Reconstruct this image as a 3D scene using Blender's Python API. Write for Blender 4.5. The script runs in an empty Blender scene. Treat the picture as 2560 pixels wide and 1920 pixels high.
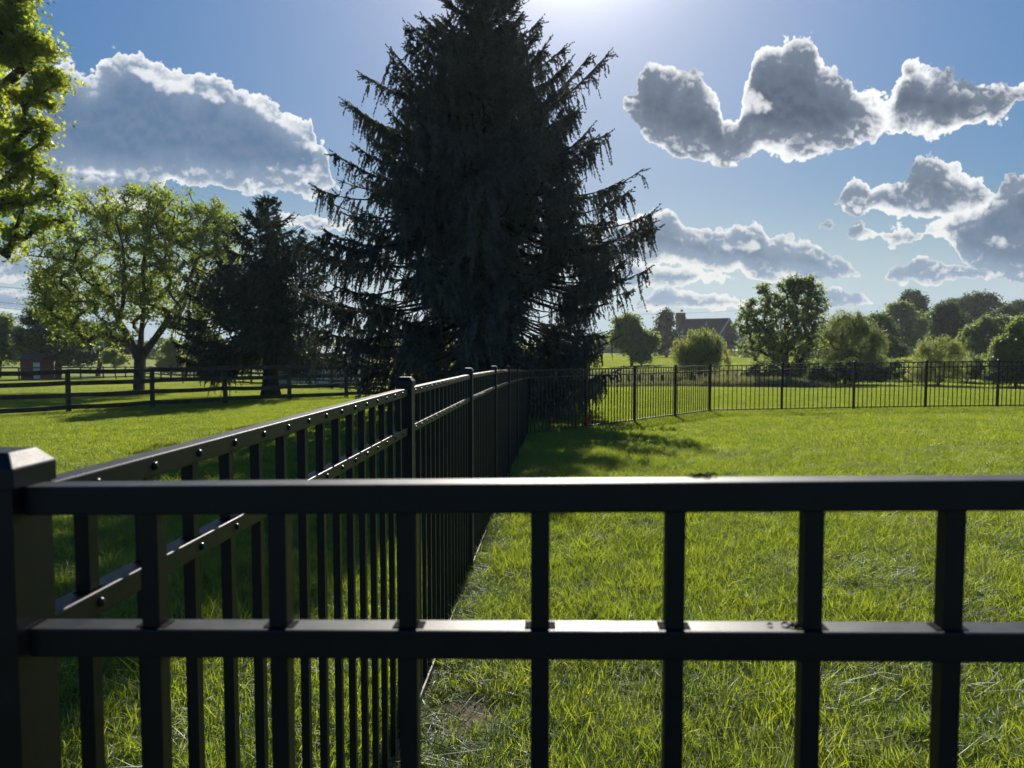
import bpy, math, random
import numpy as np
from mathutils import Vector, Matrix

# ------------------------------------------------------------------ camera
CAMZ = 1.31
TH = math.atan(0.0586)
FPX = 1900.0
sc = bpy.context.scene
col = sc.collection
cam_d = bpy.data.cameras.new("camera")
cam_d.sensor_width = 36.0
cam_d.lens = 36.0 * FPX / 2560.0
cam_d.clip_start = 0.05
cam_d.clip_end = 6000
cam_d.dof.use_dof = True
cam_d.dof.focus_distance = 2.6
cam_d.dof.aperture_fstop = 8.0
cam = bpy.data.objects.new("camera", cam_d)
col.objects.link(cam)
cam.location = (0, 0, CAMZ)
cam.rotation_euler = (math.pi / 2 - TH, 0, 0)
sc.camera = cam

SUN_EL = math.radians(32.0)
SUN_AZ = math.radians(4.4)          # to the right of straight ahead

def uv_of(x, y):
    """a picture point (2212 wide reading) as a direction: x/y and z/y"""
    x *= 1.1573; y *= 1.1573
    xc = (x - 1280) / FPX; yc = (960 - y) / FPX
    dy = math.cos(TH) + yc * math.sin(TH)
    return xc / dy, (yc * math.cos(TH) - math.sin(TH)) / dy

def at(x, y, Y):
    u, v = uv_of(x, y)
    return np.array([u * Y, Y, CAMZ + v * Y])

# ------------------------------------------------------------------ node helper
class N:
    def __init__(s, tree): s.t = tree; s.l = tree.links
    def n(s, typ, **kw):
        nd = s.t.nodes.new(typ)
        for k, v in kw.items(): setattr(nd, k, v)
        return nd
    def put(s, sock, v):
        if hasattr(v, 'bl_idname') and hasattr(v, 'is_output'): s.l.new(v, sock)
        else: sock.default_value = v
    def m(s, op, a, b=None, c=None, clamp=False):
        nd = s.n('ShaderNodeMath', operation=op); nd.use_clamp = clamp
        s.put(nd.inputs[0], a)
        if b is not None: s.put(nd.inputs[1], b)
        if c is not None: s.put(nd.inputs[2], c)
        return nd.outputs[0]
    def step(s, v, a, b, lo=0.0, hi=1.0, smooth=True):
        nd = s.n('ShaderNodeMapRange')
        nd.interpolation_type = 'SMOOTHSTEP' if smooth else 'LINEAR'
        nd.clamp = True
        s.put(nd.inputs[0], v); s.put(nd.inputs[1], a); s.put(nd.inputs[2], b); s.put(nd.inputs[3], lo); s.put(nd.inputs[4], hi)
        return nd.outputs[0]
    def mix(s, f, a, b):
        nd = s.n('ShaderNodeMix', data_type='RGBA')
        s.put(nd.inputs[0], f)
        s.put(nd.inputs[6], a if not isinstance(a, tuple) else (*a, 1)[:4])
        s.put(nd.inputs[7], b if not isinstance(b, tuple) else (*b, 1)[:4])
        return nd.outputs[2]
    def noise(s, vec, scale, detail=4, rough=0.5, dist=0.0, out=0):
        nd = s.n('ShaderNodeTexNoise')
        if vec is not None: s.l.new(vec, nd.inputs['Vector'])
        nd.inputs['Scale'].default_value = scale; nd.inputs['Detail'].default_value = detail
        nd.inputs['Roughness'].default_value = rough; nd.inputs['Distortion'].default_value = dist
        return nd.outputs[out]

# ------------------------------------------------------------------ world
world = bpy.data.worlds.new("World"); sc.world = world
world.use_nodes = True
w = N(world.node_tree); world.node_tree.nodes.clear()
sky = w.n('ShaderNodeTexSky', sky_type='NISHITA')
sky.sun_disc = False
sky.sun_elevation = SUN_EL
sky.sun_rotation = SUN_AZ
sky.altitude = 200; sky.air_density = 1.0; sky.dust_density = 0.6; sky.ozone_density = 3.0
bgs = w.n('ShaderNodeBackground'); bgs.inputs[1].default_value = 0.054
SKYOUT = sky.outputs[0]

# clouds: each is a pair of outlines (top, base) given as directions, roughened by noise
CLOUDS = [
 # name, layer, top points, base points, core colour, rim gain
 ('left', [(20,170),(110,140),(160,135),(200,160),(235,130),(300,118),(345,140),(395,158),(440,145),(480,168),(530,195),(570,215),(610,240),(645,262),(680,262),(695,300),(690,350),(715,375),(735,405)],
          [(20,420),(110,380),(200,400),(300,410),(400,400),(500,412),(600,415),(680,420),(735,410)]),
 ('leftlow', [(60,380),(130,350),(230,345),(300,365),(345,385),(370,412)], [(60,440),(150,450),(280,450),(370,425)]),
 ('spur', [(600,470),(630,458),(660,462),(700,475),(740,478)], [(600,480),(640,490),(700,500),(740,490)]),
 ('bigA', [(1352,208),(1375,190),(1385,160),(1395,140),(1430,142),(1465,160),(1500,165),(1530,185),(1550,215),(1562,258),(1590,256),(1598,205),(1620,178),(1640,105),(1670,90),(1710,82),(1750,88),(1765,120),(1790,150),(1850,185),(1880,195),(1905,222),(1935,240)],
          [(1352,225),(1375,270),(1400,315),(1440,335),(1500,345),(1560,352),(1600,345),(1650,330),(1700,338),(1760,345),(1800,335),(1860,308),(1905,290),(1935,262)]),
 ('bigB', [(1850,258),(1885,226),(1920,205),(1945,165),(1970,138),(2010,140),(2050,160),(2090,165),(2120,180),(2160,172),(2200,190),(2240,215)],
          [(1850,268),(1900,282),(1950,290),(1990,298),(2030,300),(2070,285),(2120,270),(2160,250),(2200,225),(2240,220)]),
 ('midL', [(1300,500),(1360,470),(1400,460),(1440,458),(1470,480),(1520,492),(1560,505),(1600,490),(1640,492),(1665,520),(1690,515),(1740,520),(1780,550),(1820,560),(1848,585)],
          [(1300,545),(1360,560),(1450,572),(1560,585),(1620,602),(1700,605),(1780,602),(1848,592)]),
 ('midM', [(1330,585),(1400,575),(1460,580),(1520,585),(1560,595),(1600,600)], [(1330,610),(1400,618),(1480,615),(1540,602),(1600,604)]),
 ('rightT', [(1815,430),(1830,395),(1850,385),(1875,395),(1880,415),(1900,400),(1950,400),(1970,370),(1990,330),(2020,328),(2045,350),(2080,360),(2130,390),(2160,420)],
           [(1815,440),(1850,455),(1890,450),(1920,460),(1980,462),(2060,470),(2110,455),(2160,430)]),
 ('rightB', [(1900,505),(1930,490),(1975,495),(2010,480),(2060,455),(2110,440),(2150,410),(2190,380),(2260,370)],
           [(1900,515),(1950,535),(2010,520),(2060,530),(2080,570),(2130,590),(2200,605),(2260,600)]),
 ('rightC', [(1925,590),(1960,572),(2000,560),(2050,562),(2100,575),(2150,585),(2220,590)], [(1925,603),(1990,610),(2060,610),(2140,598),(2220,602)]),
 ('lowA', [(1370,660),(1400,635),(1430,622),(1470,630),(1520,640),(1580,640),(1640,655)], [(1370,668),(1440,665),(1520,662),(1580,664),(1640,662)]),
 ('lowB', [(1770,645),(1800,628),(1840,632),(1880,652)], [(1770,660),(1820,662),(1850,660),(1880,656)]),
 ('puffA', [(1770,488),(1785,480),(1805,486)], [(1770,490),(1788,493),(1805,488)]),
 ('puffB', [(1845,500),(1865,488),(1890,500),(1930,506)], [(1845,506),(1870,508),(1900,512),(1930,508)]),
 ('hazeL', [(0,632),(60,640),(120,650),(200,645)], [(0,672),(60,675),(120,668),(200,660)]),
 ('hazeM', [(0,540),(40,545),(80,565),(130,580)], [(0,600),(40,602),(80,598),(130,585)]),
]
tc = w.n('ShaderNodeTexCoord')
sep = w.n('ShaderNodeSeparateXYZ'); w.l.new(tc.outputs['Generated'], sep.inputs[0])
dY = w.m('MAXIMUM', w.m('ABSOLUTE', sep.outputs[1]), 0.05)
U = w.m('DIVIDE', sep.outputs[0], dY); V = w.m('DIVIDE', sep.outputs[2], dY)
cmb = w.n('ShaderNodeCombineXYZ'); w.l.new(U, cmb.inputs[0]); w.l.new(V, cmb.inputs[1])
P2 = cmb.outputs[0]
# the sky: pale blue haze low down, brightening round the sun
hsv_ = w.n('ShaderNodeHueSaturation'); hsv_.inputs['Saturation'].default_value = 1.4; w.l.new(SKYOUT, hsv_.inputs['Color'])
gr_ = w.step(V, 0.0, 0.50, 0.56, 1.0, smooth=False)
gv_ = w.n('ShaderNodeVectorMath', operation='SCALE'); w.l.new(hsv_.outputs[0], gv_.inputs[0]); w.l.new(gr_, gv_.inputs['Scale'])
low_ = w.mix(w.step(V, 0.22, 0.0, 0.0, 0.90), gv_.outputs[0], (6.0, 7.9, 9.4))
sd_ = w.n('ShaderNodeVectorMath', operation='DOT_PRODUCT'); w.l.new(tc.outputs['Generated'], sd_.inputs[0])
sd_.inputs[1].default_value = (math.sin(SUN_AZ)*math.cos(SUN_EL), math.cos(SUN_AZ)*math.cos(SUN_EL), math.sin(SUN_EL))
au_ = w.m('MULTIPLY', w.m('POWER', w.m('MAXIMUM', sd_.outputs['Value'], 0.0), 170.0), 30.0)
ac_ = w.n('ShaderNodeVectorMath', operation='SCALE'); ac_.inputs[0].default_value = (0.96, 0.98, 1.0); w.l.new(au_, ac_.inputs['Scale'])
as_ = w.n('ShaderNodeVectorMath', operation='ADD'); w.l.new(low_, as_.inputs[0]); w.l.new(ac_.outputs[0], as_.inputs[1])
w.l.new(as_.outputs[0], bgs.inputs[0])
def voro(scale, rnd=1.0, sm=0.35):
    nd = w.n('ShaderNodeTexVoronoi', feature='SMOOTH_F1', voronoi_dimensions='2D')
    warp = w.n('ShaderNodeVectorMath', operation='MULTIPLY_ADD')
    nz = w.noise(P2, scale * 1.1, 3, 0.6, out=1)
    w.l.new(nz, warp.inputs[0]); warp.inputs[1].default_value = (0.55 / scale,) * 3; w.l.new(P2, warp.inputs[2])
    w.l.new(warp.outputs[0], nd.inputs['Vector'])
    nd.inputs['Scale'].default_value = scale; nd.inputs['Smoothness'].default_value = sm
    return nd.outputs['Distance']
def density(vec):
    def vo(scale, sm=0.3):
        nd = w.n('ShaderNodeTexVoronoi', feature='SMOOTH_F1', voronoi_dimensions='2D')
        wp = w.n('ShaderNodeVectorMath', operation='MULTIPLY_ADD')
        w.l.new(w.noise(vec, scale*1.3, 3, 0.6, out=1), wp.inputs[0]); wp.inputs[1].default_value = (0.6/scale,)*3; w.l.new(vec, wp.inputs[2])
        w.l.new(wp.outputs[0], nd.inputs['Vector']); nd.inputs['Scale'].default_value = scale; nd.inputs['Smoothness'].default_value = sm
        return nd.outputs['Distance']
    x = w.m('ADD', w.m('MULTIPLY', w.m('SUBTRACT', 0.40, vo(26)), 0.022), w.m('MULTIPLY', w.m('SUBTRACT', 0.40, vo(70)), 0.012))
    x = w.m('ADD', x, w.m('MULTIPLY', w.m('SUBTRACT', vo(170), 0.40), -0.005))
    return w.m('ADD', x, w.m('MULTIPLY', w.m('SUBTRACT', w.noise(vec, 13, 9, 0.62), 0.5), 0.045))
SCL = w.step(V, 0.04, 0.30, 0.55, 1.0)
fb = w.noise(P2, 16, 6, 0.6)
fb2 = w.noise(P2, 8, 3, 0.5)
bil = density(P2)
of_ = w.n('ShaderNodeVectorMath', operation='ADD'); w.l.new(P2, of_.inputs[0]); of_.inputs[1].default_value = (0.0012, 0.0085, 0)
bil_s = density(of_.outputs[0])
un = w.m('ADD', w.m('DIVIDE', U, 1.7), 0.5)
un = w.m('ADD', un, w.m('MULTIPLY', w.m('SUBTRACT', fb, 0.5), 0.012))
vn = w.m('DIVIDE', V, 0.6)
def fcurve(pts, out):
    nd = w.n('ShaderNodeFloatCurve')
    c = nd.mapping.curves[0]
    nd.mapping.use_clip = False
    P = sorted((uv_of(*p)[0] / 1.7 + 0.5, uv_of(*p)[1] / 0.6) for p in pts)
    P = [(P[0][0] - 0.035, P[0][1] + out)] + P + [(P[-1][0] + 0.035, P[-1][1] + out)]
    c.points[0].location = P[0]; c.points[1].location = P[-1]
    for p in P[1:-1]: c.points.new(*p)
    for p in c.points: p.handle_type = 'AUTO_CLAMPED'
    nd.mapping.update()
    w.l.new(un, nd.inputs['Value'])
    return nd.outputs[0]
Dall = None; Dtop = None
for name, top, base in CLOUDS:
    t = fcurve(top, -0.25); b = fcurve(base, 0.25)
    dt = w.m('SUBTRACT', t, vn); db = w.m('SUBTRACT', vn, b)
    d = w.m('MINIMUM', dt, db)
    Dall = d if Dall is None else w.m('MAXIMUM', Dall, d)
Drid = None
for top, base in (([(292,140),(345,148),(400,165),(450,180),(478,205)], [(292,165),(345,200),(400,212),(440,232),(478,228)]),
                  ([(520,195),(580,225),(640,260),(690,300)], [(520,215),(560,255),(610,290),(650,315),(690,335)]),
                  ([(580,350),(620,352),(680,345),(730,375)], [(580,375),(620,388),(680,408),(730,406)]),
                  ([(1575,235),(1620,195),(1650,200)], [(1575,270),(1620,268),(1650,250)]),
                  ([(1730,280),(1750,272),(1770,285)], [(1730,300),(1750,312),(1770,300)]),
                  ([(1565,520),(1600,515),(1640,525)], [(1565,545),(1600,555),(1640,548)]),
                  ([(2120,520),(2150,512),(2185,525)], [(2120,532),(2150,536),(2185,533)])):
    d = w.m('MINIMUM', w.m('SUBTRACT', fcurve(top, -0.25), vn), w.m('SUBTRACT', vn, fcurve(base, 0.25)))
    Drid = d if Drid is None else w.m('MAXIMUM', Drid, d)
Dm = w.m('MULTIPLY', Dall, 0.6)                        # distance inside the outline
Dn = w.m('ADD', w.m('DIVIDE', w.m('ADD', Dm, 0.003), SCL), bil)
alpha = w.step(Dn, 0.0, 0.0035)
alpha = w.m('MULTIPLY', alpha, w.step(w.m('DIVIDE', Dm, SCL), -0.018, -0.008))
wisp = w.m('MULTIPLY', w.step(fb2, 0.50, 0.72), w.m('MULTIPLY', w.step(V, 0.0, 0.03), w.step(V, 0.16, 0.05)))
nt_ = w.m('MULTIPLY', w.m('SUBTRACT', fb2, 0.50), w.step(U, -0.05, -0.25, 0.085, 0.03))
thick = w.step(w.m('ADD', Dn, nt_), -0.001, 0.018)
rid = w.step(w.m('ADD', w.m('MULTIPLY', Drid, 0.6), w.m('MULTIPLY', bil, 0.9)), 0.002, 0.016, 0.0, 0.75)
thick = w.m('MULTIPLY', thick, w.m('SUBTRACT', 1.0, rid))
emb = w.m('SUBTRACT', bil, bil_s)
lit = w.m('MULTIPLY', w.step(emb, 0.001, 0.011), w.step(Dn, w.step(V, 0.1, 0.3, 0.060, 0.040), 0.006, 0.0, 0.9))
deep = w.step(Dn, 0.01, 0.06)
low = w.step(V, 0.04, 0.28)
left = w.step(U, -0.05, -0.25)
core_lo = w.mix(deep, (0.34, 0.47, 0.64), (0.20, 0.31, 0.46))
core_hi = w.mix(deep, (0.20, 0.26, 0.36), (0.085, 0.125, 0.205))
core_hi = w.mix(left, core_hi, w.mix(deep, (0.30, 0.41, 0.58), (0.13, 0.24, 0.42)))
core = w.mix(low, core_lo, core_hi)
core = w.mix(w.step(emb, -0.010, 0.010, 0.0, 0.10), core, (0.62, 0.68, 0.76))
rim = w.mix(low, (1.0, 1.02, 1.0), (1.22, 1.24, 1.26))
ccol = w.mix(w.m('MULTIPLY', thick, w.m('SUBTRACT', 1.0, lit)), rim, core)
bgc = w.n('ShaderNodeBackground'); w.l.new(ccol, bgc.inputs[0]); bgc.inputs[1].default_value = 0.56
bgw = w.n('ShaderNodeBackground'); bgw.inputs[0].default_value = (0.75, 0.83, 0.90, 1); bgw.inputs[1].default_value = 0.54
mxw = w.n('ShaderNodeMixShader'); w.l.new(w.m('MULTIPLY', wisp, 0.55), mxw.inputs[0]); w.l.new(bgs.outputs[0], mxw.inputs[1]); w.l.new(bgw.outputs[0], mxw.inputs[2])
fwd = w.step(sep.outputs[1], -0.02, 0.12)
mxs = w.n('ShaderNodeMixShader'); w.l.new(w.m('MULTIPLY', alpha, fwd), mxs.inputs[0]); w.l.new(mxw.outputs[0], mxs.inputs[1]); w.l.new(bgc.outputs[0], mxs.inputs[2])
wo = w.n('ShaderNodeOutputWorld'); w.l.new(mxs.outputs[0], wo.inputs[0])
world.cycles.sampling_method = 'MANUAL'; world.cycles.sample_map_resolution = 512

sun_d = bpy.data.lights.new("sun", 'SUN'); sun_d.energy = 4.6; sun_d.angle = math.radians(0.53); sun_d.color = (1.0, 0.93, 0.82)
sun = bpy.data.objects.new("sun", sun_d); col.objects.link(sun)
sdir = Vector((math.sin(SUN_AZ) * math.cos(SUN_EL), math.cos(SUN_AZ) * math.cos(SUN_EL), math.sin(SUN_EL)))
sun.rotation_euler = sdir.to_track_quat('Z', 'Y').to_euler()
sun.location = (5, 30, 30)

sc.view_settings.view_transform = 'Standard'
try: sc.view_settings.look = 'None'
except Exception: pass
sc.view_settings.exposure = 0.5
sc.view_settings.gamma = 1.0
sc.cycles.use_denoising = True
sc.cycles.max_bounces = 8; sc.cycles.diffuse_bounces = 3; sc.cycles.glossy_bounces = 3
sc.cycles.transmission_bounces = 4; sc.cycles.transparent_max_bounces = 4
sc.cycles.sample_clamp_indirect = 6
sc.render.film_transparent = False

# ------------------------------------------------------------------ materials
def mat(name):
    m = bpy.data.materials.new(name); m.use_nodes = True
    m.node_tree.nodes.clear()
    return m, N(m.node_tree)

def principled(name, c1, c2=None, rough=0.6, nscale=8, metal=0.0, spec=0.5, bump=0.0, bscale=40, stretch=None, rvar=0.0, detail=6):
    m, k = mat(name)
    tcn = k.n('ShaderNodeTexCoord'); vec = tcn.outputs['Object']
    if stretch:
        mp = k.n('ShaderNodeMapping'); mp.inputs['Scale'].default_value = stretch
        k.l.new(vec, mp.inputs[0]); vec = mp.outputs[0]
    bs = k.n('ShaderNodeBsdfPrincipled')
    nz = k.noise(vec, nscale, detail, 0.6)
    k.put(bs.inputs['Base Color'], k.mix(k.step(nz, 0.3, 0.7), c1, c2 or c1))
    if rvar: k.put(bs.inputs['Roughness'], k.step(nz, 0.3, 0.7, rough - rvar, rough + rvar))
    else: bs.inputs['Roughness'].default_value = rough
    bs.inputs['Metallic'].default_value = metal
    bs.inputs['Specular IOR Level'].default_value = spec
    if bump:
        bp = k.n('ShaderNodeBump'); bp.inputs['Strength'].default_value = bump; bp.inputs['Distance'].default_value = 0.02
        k.l.new(k.noise(vec, bscale, 6, 0.65), bp.inputs['Height']); k.l.new(bp.outputs[0], bs.inputs['Normal'])
    o = k.n('ShaderNodeOutputMaterial'); k.l.new(bs.outputs[0], o.inputs[0])
    return m

def foliage(name, ca, cb, tr_a, tr_b, tmix=0.5, gloss=0.06, grough=0.45, clump=0.7, instance=False):
    """leaf surface: reflects ca..cb, lets tr_a..tr_b through"""
    m, k = mat(name)
    geo = k.n('ShaderNodeNewGeometry')
    r = geo.outputs['Random Per Island']
    nz = k.noise(geo.outputs['Position'], clump, 3, 0.55)
    f = k.m('ADD', k.m('MULTIPLY', r, 0.55), k.m('MULTIPLY', k.step(nz, 0.3, 0.7), 0.45))
    if instance:
        oi = k.n('ShaderNodeObjectInfo')
        f = k.m('ADD', k.m('MULTIPLY', f, 0.8), k.m('MULTIPLY', oi.outputs['Random'], 0.2))
    d = k.n('ShaderNodeBsdfDiffuse'); k.l.new(k.mix(f, ca, cb), d.inputs[0])
    t = k.n('ShaderNodeBsdfTranslucent'); k.l.new(k.mix(f, tr_a, tr_b), t.inputs[0])
    mx = k.n('ShaderNodeMixShader'); mx.inputs[0].default_value = tmix
    k.l.new(d.outputs[0], mx.inputs[1]); k.l.new(t.outputs[0], mx.inputs[2])
    g = k.n('ShaderNodeBsdfGlossy'); g.inputs['Roughness'].default_value = grough; g.inputs[0].default_value = (0.9, 0.95, 1.0, 1)
    m2 = k.n('ShaderNodeMixShader'); m2.inputs[0].default_value = gloss
    k.l.new(mx.outputs[0], m2.inputs[1]); k.l.new(g.outputs[0], m2.inputs[2])
    o = k.n('ShaderNodeOutputMaterial'); k.l.new(m2.outputs[0], o.inputs[0])
    return m

M = {}
# powder-coated aluminium: fine grain and dust specks
m, k = mat('black_metal')
tcn = k.n('ShaderNodeTexCoord'); geo = k.n('ShaderNodeNewGeometry')
bs = k.n('ShaderNodeBsdfPrincipled')
gr = k.noise(geo.outputs['Position'], 900, 2, 0.5)
du = k.noise(geo.outputs['Position'], 30, 8, 0.75)
spk = k.step(k.noise(geo.outputs['Position'], 160, 3, 0.6), 0.67, 0.76)
k.put(bs.inputs['Base Color'], k.mix(k.m('MULTIPLY', spk, k.step(du, 0.5, 0.7)), k.mix(k.step(du, 0.4, 0.75), (0.003, 0.0055, 0.010), (0.007, 0.010, 0.016)), (0.15, 0.15, 0.14)))
k.put(bs.inputs['Roughness'], k.step(du, 0.3, 0.7, 0.42, 0.52))
bs.inputs['Specular IOR Level'].default_value = 0.42
bp = k.n('ShaderNodeBump'); bp.inputs['Strength'].default_value = 0.12; bp.inputs['Distance'].default_value = 0.001
k.l.new(gr, bp.inputs['Height']); k.l.new(bp.outputs[0], bs.inputs['Normal'])
o = k.n('ShaderNodeOutputMaterial'); k.l.new(bs.outputs[0], o.inputs[0])
M['metal'] = m
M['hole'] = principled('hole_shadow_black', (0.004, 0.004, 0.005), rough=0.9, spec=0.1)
M['screw'] = principled('screw_black', (0.008, 0.008, 0.01), rough=0.28)
M['wood'] = principled('weathered_wood', (0.035, 0.030, 0.025), (0.085, 0.075, 0.062), rough=0.85, nscale=5, bump=0.4, bscale=30, stretch=(1, 1, 0.2))
M['woodrail'] = principled('dark_stained_board', (0.035, 0.031, 0.028), (0.085, 0.075, 0.066), rough=0.85, nscale=4, bump=0.3, bscale=25)
M['stake'] = principled('grey_stake', (0.06, 0.05, 0.045), (0.11, 0.10, 0.09), rough=0.9, nscale=6)
M['bark'] = principled('bark', (0.03, 0.026, 0.02), (0.075, 0.065, 0.05), rough=0.9, nscale=9, bump=0.7, bscale=14, stretch=(1, 1, 0.25))
M['barkdark'] = principled('spruce_bark', (0.022, 0.018, 0.016), (0.055, 0.045, 0.038), rough=0.9, nscale=9, bump=0.6, bscale=14)
M['spruce'] = foliage('spruce_needles', (0.046, 0.062, 0.052), (0.115, 0.13, 0.095), (0.04, 0.055, 0.03), (0.11, 0.115, 0.06), 0.32, 0.06, 0.5)
M['spruce2'] = foliage('young_spruce_needles', (0.026, 0.046, 0.032), (0.055, 0.085, 0.048), (0.025, 0.05, 0.02), (0.07, 0.10, 0.035), 0.32, 0.05, 0.5)
M['maple'] = foliage('maple_leaves', (0.06, 0.11, 0.02), (0.11, 0.16, 0.03), (0.20, 0.34, 0.03), (0.58, 0.62, 0.08), 0.64, 0.05)
M['maplenear'] = foliage('near_maple_leaves', (0.07, 0.11, 0.02), (0.12, 0.17, 0.03), (0.22, 0.38, 0.03), (0.74, 0.74, 0.09), 0.7, 0.05)
M['dark'] = foliage('dark_leaves', (0.04, 0.078, 0.034), (0.085, 0.13, 0.05), (0.07, 0.14, 0.035), (0.19, 0.26, 0.06), 0.48, 0.05)
M['mid'] = foliage('mid_green_leaves', (0.09, 0.135, 0.05), (0.16, 0.21, 0.075), (0.20, 0.30, 0.06), (0.48, 0.56, 0.13), 0.56, 0.06)
M['willow'] = foliage('willow_leaves', (0.14, 0.19, 0.05), (0.24, 0.29, 0.08), (0.38, 0.46, 0.09), (0.70, 0.72, 0.18), 0.6, 0.05)
M['olive'] = foliage('olive_green_leaves', (0.11, 0.16, 0.06), (0.18, 0.23, 0.08), (0.25, 0.34, 0.08), (0.55, 0.60, 0.15), 0.55, 0.06)
M['grass'] = foliage('grass_blades', (0.065, 0.115, 0.014), (0.14, 0.19, 0.03), (0.19, 0.31, 0.014), (0.56, 0.62, 0.04), 0.6, 0.04, 0.45, clump=2.2, instance=True)
M['pasture'] = foliage('far_grass_blades', (0.09, 0.12, 0.03), (0.17, 0.20, 0.055), (0.24, 0.34, 0.03), (0.60, 0.64, 0.09), 0.58, 0.04, 0.5, clump=0.35, instance=True)
M['grassdry'] = foliage('dry_grass_blades', (0.11, 0.12, 0.05), (0.22, 0.21, 0.11), (0.22, 0.24, 0.08), (0.38, 0.36, 0.15), 0.45, 0.04, 0.5, instance=True)
M['reeds'] = foliage('tall_meadow_grass', (0.14, 0.15, 0.06), (0.22, 0.22, 0.11), (0.20, 0.22, 0.07), (0.36, 0.36, 0.14), 0.5, 0.03, 0.5, instance=True)
M['brick'] = principled('dark_red_brick', (0.15, 0.05, 0.04), (0.24, 0.085, 0.065), rough=0.85, nscale=3, stretch=(4, 4, 14))
M['roof'] = principled('grey_brown_shingle', (0.11, 0.066, 0.056), (0.17, 0.10, 0.085), spec=0.15, rough=0.9, nscale=2.5, stretch=(1, 3, 6))
M['trim'] = principled('white_trim', (0.62, 0.62, 0.60), (0.72, 0.72, 0.70), rough=0.6)
M['glass'] = principled('window_glass', (0.03, 0.035, 0.04), rough=0.08)
M['siding'] = principled('white_metal_siding', (0.24, 0.25, 0.255), (0.30, 0.31, 0.315), rough=0.5, nscale=1.5)
M['redpaint'] = principled('red_barn_paint', (0.13, 0.02, 0.018), (0.18, 0.028, 0.024), rough=0.7, nscale=4)
M['flag'] = principled('red_plastic_flag', (0.65, 0.02, 0.03), (0.75, 0.03, 0.04), rough=0.5)
M['cable'] = principled('cable_grey', (0.05, 0.05, 0.055), rough=0.6)
M['dryleaf'] = principled('dry_leaf', (0.06, 0.045, 0.03), (0.12, 0.09, 0.055), rough=0.8, nscale=90)

# ------------------------------------------------------------------ mesh helpers
class MB:
    def __init__(s): s.v = []; s.f = []
    def quadbox(s, c8):
        b = len(s.v); s.v += [tuple(p) for p in c8]
        s.f += [tuple(b + i for i in q) for q in ((0,3,2,1),(4,5,6,7),(0,1,5,4),(1,2,6,5),(2,3,7,6),(3,0,4,7))]
    def box(s, c, sx, sy, sz, rot=0.0):
        cr, sr = math.cos(rot), math.sin(rot); P = []
        for z in (-sz/2, sz/2):
            for x, y in ((-sx/2,-sy/2),(sx/2,-sy/2),(sx/2,sy/2),(-sx/2,sy/2)):
                P.append((c[0]+x*cr-y*sr, c[1]+x*sr+y*cr, c[2]+z))
        s.quadbox(P)
    def bar(s, a, b, wd, ht, roll=0.0):
        """box from a to b, wd sideways, ht upward"""
        a = Vector(a); b = Vector(b); d = (b-a).normalized()
        side = d.cross(Vector((0,0,1)))
        if side.length < 1e-3: side = Vector((1,0,0))
        side.normalize(); up = side.cross(d)
        P = []
        for p in (a, b):
            for i, j in ((-1,-1),(1,-1),(1,1),(-1,1)):
                P.append(p + side*i*wd/2 + up*j*ht/2)
        s.quadbox(P)
    def ring(s, pts, radii, n=8, cap=True, ph=0.0):
        b0 = len(s.v); pts = [Vector(p) for p in pts]; k = len(pts)
        prev = None
        for i, p in enumerate(pts):
            d = (pts[min(i+1,k-1)] - pts[max(i-1,0)]).normalized()
            ref = Vector((0,0,1)) if abs(d.z) < 0.9 else Vector((1,0,0))
            x = d.cross(ref).normalized(); y = d.cross(x)
            if prev is not None:
                # keep rings aligned
                x = (prev - d * prev.dot(d)).normalized(); y = d.cross(x)
            prev = x
            for j in range(n):
                a = 2*math.pi*j/n + ph
                s.v.append(tuple(p + (x*math.cos(a)+y*math.sin(a))*radii[i]))
        for i in range(k-1):
            for j in range(n):
                a = b0+i*n+j; bb = b0+i*n+(j+1)%n
                s.f.append((a, bb, bb+n, a+n))
        if cap:
            s.f.append(tuple(b0+j for j in range(n))[::-1]); s.f.append(tuple(b0+(k-1)*n+j for j in range(n)))
    def poly(s, pts): b = len(s.v); s.v += [tuple(p) for p in pts]; s.f.append(tuple(range(b, b+len(pts))))
    def mesh(s, name, m, bevel=0, smooth=False):
        me = bpy.data.meshes.new(name); me.from_pydata(s.v, [], s.f); me.materials.append(M[m] if isinstance(m, str) else m)
        if smooth: me.polygons.foreach_set('use_smooth', [True]*len(me.polygons))
        me.update(); return me
    def build(s, name, m, parent=None, bevel=0, smooth=False, loc=None):
        o = bpy.data.objects.new(name, s.mesh(name, m, smooth=smooth)); col.objects.link(o)
        if bevel:
            bv = o.modifiers.new('bevel', 'BEVEL'); bv.width = bevel; bv.segments = 2; bv.limit_method = 'ANGLE'
        if parent: o.parent = parent
        if loc is not None: o.location = loc
        return o

def np_mesh(name, V, F, m, parent=None, smooth=False, link=True):
    """V (n,3), F (m,k) with k fixed"""
    V = np.ascontiguousarray(V, dtype=np.float32); F = np.ascontiguousarray(F, dtype=np.int32)
    me = bpy.data.meshes.new(name)
    me.vertices.add(len(V)); me.vertices.foreach_set('co', V.ravel())
    me.loops.add(F.size); me.loops.foreach_set('vertex_index', F.ravel())
    me.polygons.add(len(F)); me.polygons.foreach_set('loop_start', np.arange(0, F.size, F.shape[1], dtype=np.int32))
    if smooth: me.polygons.foreach_set('use_smooth', np.ones(len(F), dtype=bool))
    me.materials.append(M[m] if isinstance(m, str) else m)
    me.update(calc_edges=True)
    o = bpy.data.objects.new(name, me)
    if link: col.objects.link(o)
    if parent: o.parent = parent
    return o

def empty(name, loc, label, cat, group=None):
    o = bpy.data.objects.new(name, None); col.objects.link(o); o.location = tuple(float(c) for c in loc)
    o['label'] = label; o['category'] = cat
    if group: o['group'] = group
    o.empty_display_size = 0.2
    return o

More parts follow.
